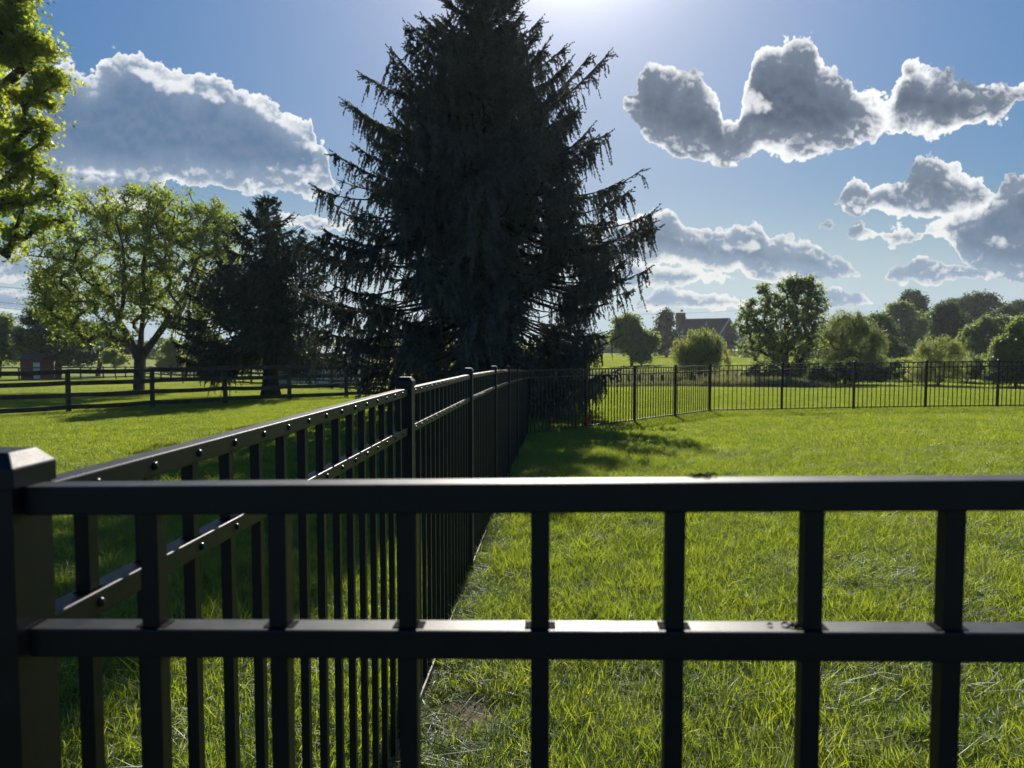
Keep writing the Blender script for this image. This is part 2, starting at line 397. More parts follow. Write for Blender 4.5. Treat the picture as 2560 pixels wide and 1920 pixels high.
def tag(o, label, cat, group=None):
    o['label'] = label; o['category'] = cat
    if group: o['group'] = group
    return o

# ------------------------------------------------------------------ terrain
TP = [(-0.43,0.68,0.0),(-0.33,2.5,-0.01),(-0.22,4.34,-0.06),(-0.12,6.17,-0.11),(-0.02,8.0,-0.175),(0.08,9.83,-0.245),(0.18,11.66,-0.32),(0.29,13.49,-0.40),
      (5.04,19.3,-0.55),(2.66,16.4,-0.49),(6.87,19.3,-0.51),(8.7,19.3,-0.48),(10.5,19.3,-0.45),(12.4,19.3,-0.43),(16,19.3,-0.40),
      (3,1,0.03),(3,5,-0.06),(4,10,-0.24),(9,10,-0.16),(12,5,0.0),(-3,2,-0.05),(-3,7,-0.22),(-7,10,-0.35),(-5,15,-0.50),(-14,12,-0.55),
      (-12.88,22,-0.81),(-11.2,23.6,-0.81),(-9.5,25.3,-0.83),(-7.9,26.9,-0.85),(-5,28,-0.85),(-1,20,-0.58),(0,28,-0.80),
      (-9.5,30,-0.96),(-18.7,38,-1.27),(-12,45,-1.62),(-19.9,58,-2.1),(-32,72,-2.6),(-44,85,-3.0),(-45,72,-2.6),(-30,50,-1.7),
      (8,28,-0.72),(18,28,-0.70),(8,38,-1.03),(20,38,-1.08),(32,36,-1.1),(10,48,-1.75),(25,50,-1.8),(40,50,-1.8),(10,62,-1.5),(30,64,-1.4),(50,64,-1.3),
      (10,100,-1.8),(45,100,-1.2),(20,125,-1.9),(50,125,-1.3),(80,125,-1.0),(30,190,-2.3),(90,190,-1.6),(0,130,-3.2),(-60,130,-4.0),(-110,150,-4.2),(0,70,-2.3)]
TP = np.array(TP, dtype=float)
def _warp(p):
    # compress distance so that far and near control points weigh alike
    r = np.sqrt(p[..., 0]**2 + p[..., 1]**2) + 1e-6
    s = np.log1p(r / 6.0) / r * 6
    return p[..., :2] * s[..., None]
_W = _warp(TP)
def _ker(r): return r**2 * np.log(r + 1e-6)
_n = len(TP)
_K = _ker(np.linalg.norm(_W[:, None] - _W[None], axis=2)) + np.eye(_n) * 0.6
_Pm = np.hstack([np.ones((_n, 1)), _W])
_A = np.block([[_K, _Pm], [_Pm.T, np.zeros((3, 3))]])
_sol = np.linalg.solve(_A, np.concatenate([TP[:, 2], np.zeros(3)]))
def ground(x, y):
    x = np.asarray(x, float); y = np.asarray(y, float)
    sh = np.broadcast(x, y).shape
    p = np.stack([np.broadcast_to(x, sh).ravel(), np.broadcast_to(y, sh).ravel()], -1)
    r0 = np.linalg.norm(p, axis=1)
    lim = 230.0
    q = p * np.minimum(1, lim / np.maximum(r0, 1e-6))[:, None]
    out = np.empty(len(q))
    for i in range(0, len(q), 20000):
        ww = _warp(q[i:i+20000])
        kk = _ker(np.linalg.norm(ww[:, None] - _W[None], axis=2))
        out[i:i+20000] = kk @ _sol[:_n] + _sol[_n] + ww @ _sol[_n+1:]
    ang = np.arctan2(p[:, 0], p[:, 1])
    t = np.clip((r0 - 110) / 120, 0, 1)
    flat = -2.6
    out = np.where(p[:, 1] < -2, np.where(t >= 0, 0.0, 0.0) * 0 + out, out)
    back = np.clip((-p[:, 1]) / 6.0, 0, 1)
    out = out * (1 - back) + 0.05 * back
    out = out * (1 - t) + flat * t
    return out.reshape(sh) if sh else float(out[0])

def gz(x, y): return float(ground(x, y))

# one sheet, rings of growing size out to the horizon
rad = np.concatenate([[0.0], np.geomspace(0.4, 2500, 130)])
NA = 220
ang = np.linspace(0, 2*np.pi, NA, endpoint=False)
R, A = np.meshgrid(rad[1:], ang, indexing='ij')
gx = R*np.sin(A); gy = R*np.cos(A)
gzv = ground(gx, gy)
V = np.concatenate([[[0, 0, gz(0, 0)]], np.stack([gx.ravel(), gy.ravel(), gzv.ravel()], -1)])
F = []
for i in range(len(rad)-2):
    a = 1 + i*NA + np.arange(NA); b = 1 + i*NA + (np.arange(NA)+1) % NA
    F.append(np.stack([a, a+NA, b+NA, b], -1))
F = np.concatenate(F)
F0 = np.array([[0, 1+j, 1+(j+1) % NA, 1+(j+1) % NA] for j in range(NA)])
# ground material
m, k = mat('lawn_ground')
geo = k.n('ShaderNodeNewGeometry'); pos = geo.outputs['Position']
sp = k.n('ShaderNodeSeparateXYZ'); k.l.new(pos, sp.inputs[0])
n1 = k.noise(pos, 0.35, 5, 0.6); n2 = k.noise(pos, 9, 6, 0.7); n3 = k.noise(pos, 0.05, 4, 0.5)
dist = k.n('ShaderNodeVectorMath', operation='LENGTH'); k.l.new(pos, dist.inputs[0])
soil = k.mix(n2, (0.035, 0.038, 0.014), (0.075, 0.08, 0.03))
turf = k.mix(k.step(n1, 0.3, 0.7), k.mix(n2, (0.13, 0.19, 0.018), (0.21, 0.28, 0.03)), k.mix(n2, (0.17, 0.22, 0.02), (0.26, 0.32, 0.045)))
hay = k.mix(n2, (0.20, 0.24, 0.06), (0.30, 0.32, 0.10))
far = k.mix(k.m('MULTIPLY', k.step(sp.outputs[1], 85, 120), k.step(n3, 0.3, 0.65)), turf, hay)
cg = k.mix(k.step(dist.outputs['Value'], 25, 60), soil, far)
# bare dirt beside the fence
dsub = k.n('ShaderNodeVectorMath', operation='SUBTRACT'); k.l.new(pos, dsub.inputs[0]); dsub.inputs[1].default_value = (-0.13, 2.62, 0)
dsc = k.n('ShaderNodeVectorMath', operation='MULTIPLY'); k.l.new(dsub.outputs[0], dsc.inputs[0]); dsc.inputs[1].default_value = (1.0, 0.6, 0)
dl = k.n('ShaderNodeVectorMath', operation='LENGTH'); k.l.new(dsc.outputs[0], dl.inputs[0])
dm = k.step(k.m('ADD', dl.outputs['Value'], k.m('MULTIPLY', n2, 0.12)), 0.24, 0.12)
cg = k.mix(dm, cg, k.mix(k.noise(pos, 60, 6, 0.7), (0.10, 0.08, 0.06), (0.26, 0.21, 0.17)))
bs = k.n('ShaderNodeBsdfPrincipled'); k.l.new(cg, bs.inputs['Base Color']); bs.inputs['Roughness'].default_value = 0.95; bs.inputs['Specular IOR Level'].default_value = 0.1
bp = k.n('ShaderNodeBump'); bp.inputs['Strength'].default_value = 0.7; bp.inputs['Distance'].default_value = 0.05
k.l.new(k.noise(pos, 14, 8, 0.75), bp.inputs['Height']); k.l.new(bp.outputs[0], bs.inputs['Normal'])
o = k.n('ShaderNodeOutputMaterial'); k.l.new(bs.outputs[0], o.inputs[0])
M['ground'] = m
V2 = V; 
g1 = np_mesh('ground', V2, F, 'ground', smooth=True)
# close the middle with a small fan
import bmesh
bm = bmesh.new(); bm.from_mesh(g1.data); bm.verts.ensure_lookup_table()
for j in range(NA):
    try:
        f = bm.faces.new((bm.verts[0], bm.verts[1+(j+1) % NA], bm.verts[1+j])); f.smooth = True
    except ValueError: pass
bmesh.ops.recalc_face_normals(bm, faces=bm.faces)
bm.to_mesh(g1.data); bm.free()
g1['kind'] = 'structure'; g1['label'] = 'mown green lawn falling gently away to far fields'

# ------------------------------------------------------------------ grass
rng = np.random.default_rng(7)
def blades(n, wd, hmin, hmax, spread, square=False, lean=0.5, seg=2, rng=rng, dry=False):
    """n bent tapering blades; returns V, F(tris as quads)"""
    if square: bx = rng.uniform(-spread/2, spread/2, n); by = rng.uniform(-spread/2, spread/2, n)
    else:
        rr = spread*np.sqrt(rng.random(n)); aa = rng.random(n)*2*np.pi; bx = rr*np.cos(aa); by = rr*np.sin(aa)
    h = rng.uniform(hmin, hmax, n) * rng.uniform(0.7, 1.1, n)
    az = rng.random(n)*2*np.pi; ln = np.abs(rng.normal(0, lean, n)) + 0.08
    wdir = np.stack([np.cos(az+np.pi/2+rng.normal(0, 0.5, n)), np.sin(az+np.pi/2), np.zeros(n)], -1)
    d = np.stack([np.cos(az), np.sin(az), np.zeros(n)], -1)
    ww = wd*rng.uniform(0.6, 1.3, n)
    rows = []
    for t, wf in ((0, 0.8), (0.4, 1.0), (0.75, 0.75)):
        c = np.stack([bx, by, np.zeros(n)], -1) + d*(ln*h*t*t*1.1)[:, None]; c[:, 2] += h*t*np.sqrt(np.maximum(0.15, 1-(ln*t)**2*0.5)) - 0.01
        rows.append(c - wdir*(ww*wf/2)[:, None]); rows.append(c + wdir*(ww*wf/2)[:, None])
    c = np.stack([bx, by, np.zeros(n)], -1) + d*(ln*h*1.1)[:, None]; c[:, 2] += h*np.sqrt(np.maximum(0.12, 1-ln**2*0.5)) - 0.01
    rows.append(c)
    Vv = np.stack(rows, 1)                 # n,7,3
    b = (np.arange(n)*7)[:, None]
    T = np.array([[0,1,3],[0,3,2],[2,3,5],[2,5,4],[4,5,6]])
    Ff = (b[:, :, None] + T[None]).reshape(-1, 3)
    return Vv.reshape(-1, 3), Ff

def scatter(name, label, pts, rot, scl, idx, sources):
    c = bpy.data.collections.new(name + '_sources')
    for s_ in sources: c.objects.link(s_)
    me = bpy.data.meshes.new(name); me.vertices.add(len(pts)); me.vertices.foreach_set('co', np.ascontiguousarray(pts, np.float32).ravel())
    a = me.attributes.new('rot', 'FLOAT_VECTOR', 'POINT'); a.data.foreach_set('vector', np.ascontiguousarray(rot, np.float32).ravel())
    a = me.attributes.new('scl', 'FLOAT_VECTOR', 'POINT'); a.data.foreach_set('vector', np.ascontiguousarray(scl, np.float32).ravel())
    a = me.attributes.new('idx', 'INT', 'POINT'); a.data.foreach_set('value', np.ascontiguousarray(idx, np.int32))
    o = bpy.data.objects.new(name, me); col.objects.link(o)
    ng = bpy.data.node_groups.new(name + '_nodes', 'GeometryNodeTree')
    ng.interface.new_socket('Geometry', in_out='INPUT', socket_type='NodeSocketGeometry')
    ng.interface.new_socket('Geometry', in_out='OUTPUT', socket_type='NodeSocketGeometry')
    gi = ng.nodes.new('NodeGroupInput'); go = ng.nodes.new('NodeGroupOutput')
    ip = ng.nodes.new('GeometryNodeInstanceOnPoints'); ci = ng.nodes.new('GeometryNodeCollectionInfo')
    ci.inputs['Collection'].default_value = c; ci.inputs['Separate Children'].default_value = True; ci.inputs['Reset Children'].default_value = True
    def na(nm, t):
        x = ng.nodes.new('GeometryNodeInputNamedAttribute'); x.data_type = t; x.inputs['Name'].default_value = nm
        return [q for q in x.outputs if q.enabled and q.name == 'Attribute'][0]
    L = ng.links.new
    L(gi.outputs[0], ip.inputs['Points']); L(ci.outputs[0], ip.inputs['Instance']); ip.inputs['Pick Instance'].default_value = True
    L(na('idx', 'INT'), ip.inputs['Instance Index']); L(na('rot', 'FLOAT_VECTOR'), ip.inputs['Rotation']); L(na('scl', 'FLOAT_VECTOR'), ip.inputs['Scale'])
    L(ip.outputs[0], go.inputs[0])
    md = o.modifiers.new('scatter', 'NODES'); md.node_group = ng
    o['kind'] = 'stuff'; o['label'] = label
    return o

def tilt(x, y, rz):
    e = 0.4
    dzx = (ground(x+e, y) - ground(x-e, y))/(2*e); dzy = (ground(x, y+e) - ground(x, y-e))/(2*e)
    # small-angle tilt, expressed for a body first turned about z by rz
    rx = np.arctan(dzy); ry = -np.arctan(dzx)
    cr, sr = np.cos(rz), np.sin(rz)
    # R = Rz(rz) applied last in XYZ euler: local tilts
    return np.stack([rx*cr + ry*sr, -rx*sr + ry*cr, rz], -1)

def vnoise(x, y, s, seed):
    r = np.random.default_rng(seed); G = r.random((64, 64))
    X = x/s; Y = y/s; xi = np.floor(X).astype(int); yi = np.floor(Y).astype(int); fx = X-xi; fy = Y-yi
    fx = fx*fx*(3-2*fx); fy = fy*fy*(3-2*fy)
    g = lambda a, b: G[a % 64, b % 64]
    return (g(xi,yi)*(1-fx)+g(xi+1,yi)*fx)*(1-fy)+(g(xi,yi+1)*(1-fx)+g(xi+1,yi+1)*fx)*fy

# near tufts
srcs = []
for i in range(6):
    Vv, Ff = blades(58, 0.0034, 0.045, 0.10, 0.078, lean=[0.6,0.9,1.3,0.7,1.6,1.0][i])
    srcs.append(np_mesh('tuft_%d' % i, Vv, Ff, 'grass', link=False))
for i in range(2):
    Vv, Ff = blades(22, 0.0028, 0.05, 0.10, 0.085, lean=1.2)
    srcs.append(np_mesh('tuft_dry_%d' % i, Vv, Ff, 'grassdry', link=False))
def infrustum(x, y, marg=0.35):
    return (np.abs(x) < y*0.70 + marg) & (y > 0.9)
n = 70000
y = np.sqrt(rng.uniform(0.9**2, 10.5**2, n)); x = rng.uniform(-1, 1, n)*(y*0.70+0.9)
keep = rng.random(n) < np.clip(1.25 - y/14.0, 0.35, 1.0)
dirt = np.sqrt((x+0.13)**2 + ((y-2.62)*0.6)**2)
keep &= dirt > 0.06 + 0.22*rng.random(n)
x = x[keep]; y = y[keep]; n = len(x)
kp_ = ~((x - (y*0.0558-0.485) > -0.03) & (x - (y*0.0558-0.485) < 0.075)) | (rng.random(n) < 0.25)
x = x[kp_]; y = y[kp_]; n = len(x)
z = ground(x, y)
hv = 0.52 + 0.66*vnoise(x, y, 0.45, 1) + 0.35*vnoise(x+31, y+11, 0.16, 2)
near_f = np.abs(x - (y*0.0558-0.475)) < 0.14
sidef = x - (y*0.0558-0.485); hv = np.where((sidef > -0.05) & (sidef < 0.16), hv*0.45, hv); hv = np.where(near_f & (sidef < -0.05), hv*1.2, hv)
dirt = np.sqrt((x+0.13)**2 + ((y-2.62)*0.6)**2); hv = np.where(dirt < 0.35, hv*0.8, hv)
rz = rng.random(n)*2*np.pi
sxy = rng.uniform(0.9, 1.35, n)
dryp = 0.03 + 0.28*np.clip((vnoise(x+5, y+9, 0.6, 3)-0.58)*4, 0, 1)*(x > -0.1)
idx = np.where(rng.random(n) < dryp, rng.integers(6, 8, n), rng.integers(0, 6, n))
tl_ = tilt(x, y, rz); tl_[:, :2] += rng.normal(0, 0.28, (n, 2))
scatter('grass', 'long blades of sunlit lawn grass close to the black fence', np.stack([x, y, z], -1), tl_, np.stack([sxy, sxy, hv], -1), idx, srcs)

# middle and far lawn: square patches of blades
def patch_grid(name, label, size, r0, r1, cond, src, hs=(0.8, 1.2)):
    g = np.arange(-int(90/size)*size, 90, size)
    X, Y = np.meshgrid(g, np.arange(0, r1+size, size)); X = X.ravel(); Y = Y.ravel()
    kp = (Y >= r0) & (Y <= r1) & (np.abs(X) < Y*0.72 + size*1.2 + 2) & cond(X, Y)
    X = X[kp]; Y = Y[kp]; nn = len(X)
    rz_ = rng.integers(0, 4, nn)*np.pi/2
    hv_ = rng.uniform(hs[0], hs[1], nn)
    return scatter(name, label, np.stack([X, Y, ground(X, Y)], -1), tilt(X, Y, rz_), np.stack([np.full(nn, 1.03)]*2+[hv_], -1), rng.integers(0, len(src), nn), src)
srcs = []
for i in range(4):
    Vv, Ff = blades(3600, 0.0060, 0.035, 0.085, 1.0, square=True, lean=0.6)
    srcs.append(np_mesh('lawn_patch_%d' % i, Vv, Ff, 'grass', link=False))
patch_grid('lawn_grass', 'short bright green grass of the mown lawn in the middle distance', 1.0, 10, 31, lambda X, Y: X == X, srcs, (0.8, 1.15))
srcs = []
for i in range(3):
    Vv, Ff = blades(9000, 0.016, 0.04, 0.10, 3.0, square=True, lean=0.6)
    srcs.append(np_mesh('far_patch_%d' % i, Vv, Ff, 'pasture', link=False))
patch_grid('pasture_grass', 'sunlit grass of the pasture and far lawn beyond both fences', 3.0, 31.5, 84, lambda X, Y: (X < -0.1*Y) | (Y < 42), srcs)
srcs = []
for i in range(3):
    Vv, Ff = blades(3600, 0.03, 0.25, 0.75, 3.0, square=True, lean=0.4)
    srcs.append(np_mesh('meadow_patch_%d' % i, Vv, Ff, 'reeds', link=False))
patch_grid('meadow_grass', 'tall pale unmown grass along the creek behind the far lawn', 3.0, 42, 62, lambda X, Y: (X > -0.1*Y) & (X < 0.40*Y), srcs, (0.5, 1.1))
srcs = []
for i in range(2):
    Vv, Ff = blades(7000, 0.05, 0.05, 0.16, 6.0, square=True, lean=0.6)
    srcs.append(np_mesh('field_patch_%d' % i, Vv, Ff, 'pasture', link=False))
patch_grid('field_grass', 'pale green grass of the field sloping up to the brick house', 6.0, 44, 200, lambda X, Y: (X > -0.1*Y) & ((Y > 63) | (X > 0.38*Y)), srcs)

# ------------------------------------------------------------------ metal fences
AL = math.atan(0.0558)
DS = np.array([math.sin(AL), math.cos(AL)])       # along the side fence, away from the camera
DF = np.array([math.cos(AL), -math.sin(AL)])      # along the front fence, to the right
PW = 0.051; RW = 0.027; RH = 0.0255; KW = 0.0159; POSTH = 1.24; TOPR = 1.205
MID = 0.127; BOT = 1.122

def post_mesh(h=1.5):
    b = MB(); b.box((0, 0, -h/2), PW, PW, h); return b.mesh('post', 'metal')
def cap_mesh():
    b = MB(); s = PW/2 + 0.0035; z0 = -0.016
    def sq(r, z): return [(-r,-r,z),(r,-r,z),(r,r,z),(-r,r,z)]
    P = [sq(s, z0), sq(s, z0+0.018), sq(s-0.011, z0+0.031)]
    base = 0
    for q in P: b.v += q
    for i in range(2):
        for j in range(4):
            a = i*4+j; c = i*4+(j+1) % 4
            b.f.append((a, c, c+4, a+4))
    b.f.append((0, 3, 2, 1)); b.f.append((8, 9, 10, 11))
    return b.mesh('cap', 'metal')
POST = post_mesh(); CAP = cap_mesh()
pk = MB(); pk.box((0, 0, -0.5), KW, KW, 1.0); PICK = pk.mesh('picket', 'metal')
# dark boxes painting the shaded holes where the pickets pass through the rail
def dome(b, c, r, nrm, n=8):
    nrm = Vector(nrm).normalized(); x = nrm.orthogonal().normalized(); y = nrm.cross(x)
    b0 = len(b.v)
    lev = [(1.0, 0.0), (1.0, 0.25), (0.75, 0.65), (0.3, 0.85)]
    for rr, hh in lev:
        for j in range(n):
            a = 2*math.pi*j/n
            b.v.append(tuple(Vector(c) + (x*math.cos(a)+y*math.sin(a))*r*rr + nrm*r*hh))
    for i in range(len(lev)-1):
        for j in range(n):
            p = b0+i*n+j; q = b0+i*n+(j+1) % n
            b.f.append((p, q, q+n, p+n))
    b.f.append(tuple(b0+(len(lev)-1)*n+j for j in range(n)))

_b = MB(); dome(_b, (0, 0, 0), 0.0052, (1, 0, 0)); SCREW = _b.mesh('screw', 'screw', smooth=True)
_b = MB(); _b.box((0, 0, 0), KW+0.011, RW*0.60, 0.0080); HOLE_SHADE = _b.mesh('hole_shade', 'hole')  # near-black box drawn for the shade inside the punched hole
def link(name, me, parent, loc, rz=0.0, bevel=0):
    o = bpy.data.objects.new(name, me); col.objects.link(o); o.parent = parent
    o.location = tuple(float(c) for c in loc); o.rotation_euler = (0, 0, rz)
    if bevel:
        bv = o.modifiers.new('bevel', 'BEVEL'); bv.width = bevel; bv.segments = 2
    return o

def metal_fence(label, pts, tops, n_pick=15, first_post=True, last_post=True, screws=None, near=False, offs=None, pick_drop=0.04, maxp=100):
    """pts: plan points of the posts, tops: height of the top rail at each"""
    root = empty('metal_fence', (pts[0][0], pts[0][1], tops[0]-TOPR), label, 'fence')
    ox, oy, oz = root.location
    made = 0; rest = MB()
    for i, (p, t) in enumerate(zip(pts, tops)):
        if (i == 0 and not first_post) or (i == len(pts)-1 and not last_post): continue
        j = min(i, len(pts)-2); d = np.array(pts[j+1]) - np.array(pts[j]); rz = math.atan2(d[1], d[0])
        tz = t + 0.022
        po = link('post', POST, root, (p[0]-ox, p[1]-oy, tz-oz), rz, 0.0015 if near else 0)
        link('cap', CAP, po, (0, 0, 0), 0, 0.0012 if near or i < 3 else 0)
        if screws is not None and i < 4:
            s = MB()
            sd = screws
            for dz in (0.036, 0.036+MID):
                pass
    for i in range(len(pts)-1):
        a = np.array(pts[i]); b = np.array(pts[i+1]); L = np.linalg.norm(b-a); d = (b-a)/L
        rz = math.atan2(d[1], d[0]); slope = (tops[i+1]-tops[i])/L
        side = np.array([d[1], -d[0]])          # right-hand side of the run
        for kx, (dz, nm) in enumerate(((RH/2, 'rail'), (RH/2+MID, 'rail'), (RH/2+BOT, 'rail'))):
            s0 = PW/2 + 0.001; s1 = L - PW/2 - 0.001
            pa = a + d*s0; pb = a + d*s1
            za = tops[i] + slope*s0 - dz; zb = tops[i] + slope*s1 - dz
            r = MB(); r.bar((pa[0]-ox, pa[1]-oy, za-oz), (pb[0]-ox, pb[1]-oy, zb-oz), RW, RH)
            ro = r.build(nm, 'metal', root, bevel=0.0018 if (near or i < 3) else 0)
            if kx < 2 and screws is not None and i < 5:
                for q in range(n_pick):
                    s = (offs if offs else L/(n_pick+1)) + q*(0.1144 if offs else L/(n_pick+1))
                    c = a + d*s + side*(RW/2)*screws
                    link('screw', SCREW, ro, (c[0]-ox, c[1]-oy, tops[i]+slope*s-dz-oz), math.atan2(side[1]*screws, side[0]*screws))
        for q in range(n_pick):
            s = (offs if offs else L/(n_pick+1)) + q*(0.1144 if offs else L/(n_pick+1))
            if s > L-0.05: continue
            c = a + d*s; zt = tops[i]+slope*s-RH*0.5; zb = tops[i]+slope*s-TOPR+pick_drop
            if made < maxp:
                pm = link('picket', PICK, root, (c[0]-ox, c[1]-oy, zt-oz), rz); pm.scale = (1, 1, float(zt-zb))
                if near or i < 2 and screws is not None:
                    cz_ = tops[i]+slope*s-MID-0.0032-zt
                    link('hole_shade', HOLE_SHADE, pm, (0, 0, cz_/float(zt-zb))).scale = (1, 1, 1/float(zt-zb))
            else: rest.box((c[0]-ox, c[1]-oy, (zt+zb)/2-oz), KW, KW, zt-zb, rz)
            made += 1
    if rest.v:
        o = rest.build('pickets', 'metal', root); o['kind'] = 'stuff'
    return root

P1 = np.array([-0.4535, 0.673])
# front fence
zt_front = lambda X: CAMZ - 0.1213 + 0.0175*X
ff = [P1, P1 + DF*1.85]
metal_fence('black metal fence crossing the foreground with two close rails and thick dark pickets', ff, [zt_front(p[0]) for p in ff], n_pick=15, first_post=False, near=True, offs=0.1355)
# side fence
drops = [0.091, 0.120, 0.159, 0.211, 0.274, 0.344, 0.424, 0.504]
sp_ = [P1 + DS*1.83*i for i in range(8)]
tops = [CAMZ - d_ - 0.040 for d_ in drops]; tops[0] -= 0.004
metal_fence('black metal fence with capped posts running away along the lawn to the big spruce', sp_, tops, n_pick=15, screws=1, near=False, last_post=True)
C = np.array([5.04, 19.3]); P8 = sp_[-1]
dg = [P8 + (C-P8)*t/4 for t in range(5)]
gtop = [tops[-1], CAMZ-0.555-0.015, CAMZ-0.587-0.015, CAMZ-0.615-0.015, CAMZ-0.645-0.015]
metal_fence('short slanting black metal fence joining two longer fences beside the big spruce', dg, gtop, n_pick=15, first_post=False)
fr = [C + np.array([1.83*i, 0.0]) for i in range(6)]
ftop = [CAMZ-d_-0.015 for d_ in (0.645, 0.609, 0.574, 0.545, 0.526, 0.51)]
metal_fence('straight black metal fence along the far edge of the lawn in front of the willows', fr, ftop, n_pick=15, first_post=False)

# ------------------------------------------------------------------ wooden fences
def wood_fence(label, pts, h=1.25, nr=4, rw=0.13, lean=0.02, seed=3):
    r = random.Random(seed)
    root = empty('wooden_fence', (pts[0][0], pts[0][1], gz(*pts[0])), label, 'fence', 'board fences of the pasture')
    ox, oy, oz = root.location
    hs = []
    for p in pts:
        z = gz(*p); b = MB(); hh = h + r.uniform(-0.02, 0.03); lx = r.uniform(-lean, lean); ly = r.uniform(-lean, lean)
        b.ring([(p[0]-ox, p[1]-oy, z-0.3-oz), (p[0]-ox+lx*0.5, p[1]-oy+ly*0.5, z+hh*0.5-oz), (p[0]-ox+lx, p[1]-oy+ly, z+hh-oz)], [0.075, 0.073, 0.07], n=9)
        b.build('post', 'wood', root); hs.append(z)
    for i in range(len(pts)-1):
        a, b_ = pts[i], pts[i+1]
        for q in range(nr):
            zz = h - 0.07 - q*(h-0.24)/(nr-1)
            r0 = MB(); j0 = r.uniform(-0.02, 0.02); j1 = r.uniform(-0.02, 0.02)
            d = np.array(b_) - np.array(a); d = d/np.linalg.norm(d); side = np.array([d[1], -d[0]])*0.085
            nseg = 4; prev = None
            for t in range(nseg):
                t0 = t/nseg; t1 = (t+1)/nseg
                def pt(tt): 
                    sag = -0.03*4*tt*(1-tt)*(0.5+0.5*math.sin(q*2.1+i))
                    return (a[0]+(b_[0]-a[0])*tt+side[0]-ox, a[1]+(b_[1]-a[1])*tt+side[1]-oy, hs[i]+(hs[i+1]-hs[i])*tt+zz+j0*(1-tt)+j1*tt+sag-oz)
                r0.bar(pt(t0), pt(t1), 0.03, rw)
            r0.build('rail', 'woodrail', root)
    return root
wf = [np.array([-12.88, 22.0]) + np.array([1.66, 1.633])*i for i in range(-2, 6)]
wood_fence('nearest weathered board fence with four dark rails in front of the two tree trunks', wf)
l2 = [at(x, y_, Y)[:2] for x, y_, Y in ((770,850,40),(717,845,43),(669,842,46),(622,840,49),(578,836,52),(543,833,55),(507,832,58),(476,831,61),(447,830,64.5),(420,829,68),(394,828,71),(370,826,75),(348,826,79),(325,825,83),(303,825,87))]
wood_fence('second board fence receding behind the dark spruce trunk to the far pasture corner', l2, h=1.3, nr=4, seed=5)
l3 = [l2[-1]] + [at(x, 825, Y)[:2] for x, Y in ((272,84.5),(224,80),(175,76),(110,72),(42,68),(-30,64))]
wood_fence('farthest board fence crossing the pasture at the left below the red shed', l3, h=1.3, nr=3, seed=8)

# ------------------------------------------------------------------ trees
def leafmesh(C_, size, rng, shape='diamond', up=0.3, droop=0.0):
    if shape == 'strip': droop = 1.6
    """C_ (n,3) leaf centres"""
    n = len(C_)
    nrm = rng.normal(0, 1, (n, 3)); nrm[:, 2] = np.abs(nrm[:, 2])*1.0 + up
    nrm /= np.linalg.norm(nrm, axis=1)[:, None]
    a = rng.normal(0, 1, (n, 3)); a[:, 2] -= droop
    a -= nrm*np.sum(a*nrm, axis=1)[:, None]; a /= np.linalg.norm(a, axis=1)[:, None]
    b = np.cross(nrm, a); s = (size*rng.uniform(0.6, 1.25, n))[:, None]
    if shape == 'diamond':
        V_ = np.stack([C_ - a*s*0.5, C_ + b*s*0.38 + nrm*s*0.07, C_ + a*s*0.55, C_ - b*s*0.38 + nrm*s*0.07], 1)
        base = (np.arange(n)*4)[:, None]
        F_ = base + np.array([[0, 1, 2, 3]])
        return V_.reshape(-1, 3), F_
    if shape == 'strip':
        V_ = np.stack([C_ - a*s*0.5 - b*s*0.07, C_ - a*s*0.5 + b*s*0.07, C_ + a*s*0.5 + b*s*0.05, C_ + a*s*0.5 - b*s*0.05], 1)
        base = (np.arange(n)*4)[:, None]
        return V_.reshape(-1, 3), base + np.array([[0, 1, 2, 3]])
    # lobed leaf: star of 10 points round a centre, as quads (centre, notch, tip, notch)
    pr = [(0.0, 0.62), (0.22, 0.26), (0.58, 0.30), (0.30, 0.0), (0.36, -0.28), (0.0, -0.36)]
    R_ = [(0.0,-0.38),(0.10,-0.12),(0.40,-0.22),(0.22,0.05),(0.56,0.26),(0.17,0.24),(0.0,0.66),(-0.17,0.24),(-0.56,0.26),(-0.22,0.05),(-0.40,-0.22),(-0.10,-0.12)]
    pts_ = [C_] + [C_ + b*s*px_ + a*s*py_ + nrm*s*(0.12*abs(px_)) for px_, py_ in R_]
    V_ = np.stack(pts_, 1); base = (np.arange(n)*13)[:, None, None]
    q = np.array([[0,12,1,2],[0,2,3,4],[0,4,5,6],[0,6,7,8],[0,8,9,10],[0,10,11,12]])
    return V_.reshape(-1, 3), (base + q[None]).reshape(-1, 4)

def skeleton(limbs, targets, rng, bend=0.12):
    """limbs: list of polylines; grow a twig from the nearest suitable node to every target"""
    nodes = []; par = []
    for li, (pl, start) in enumerate(limbs):
        prev = start
        for j, p in enumerate(pl):
            nodes.append(np.array(p, float)); par.append(prev); prev = len(nodes)-1
    nfix = len(nodes)
    root = nodes[0]
    order = np.argsort(np.linalg.norm(targets - root, axis=1))
    for ti in order:
        t = targets[ti]
        Nn = np.array(nodes)
        d = t - Nn; dd = np.linalg.norm(d, axis=1)
        cost = dd*(1.0 + 0.8*np.clip(-(d[:, 2]/np.maximum(dd, 1e-3)), 0, 1)) + 0.02*np.linalg.norm(Nn-root, axis=1)
        cost[0] += 3
        j = int(np.argmin(cost)); L = dd[j]
        k_ = max(2, int(L/0.6)+1); prev = j
        off = rng.normal(0, bend*L, 3)
        for s in range(1, k_+1):
            u = s/k_
            nodes.append(Nn[j]*(1-u) + t*u + off*u*(1-u)*2 + np.array([0, 0, 0.12*L*u*(1-u)])); par.append(prev); prev = len(nodes)-1
    return np.array(nodes), np.array(par)

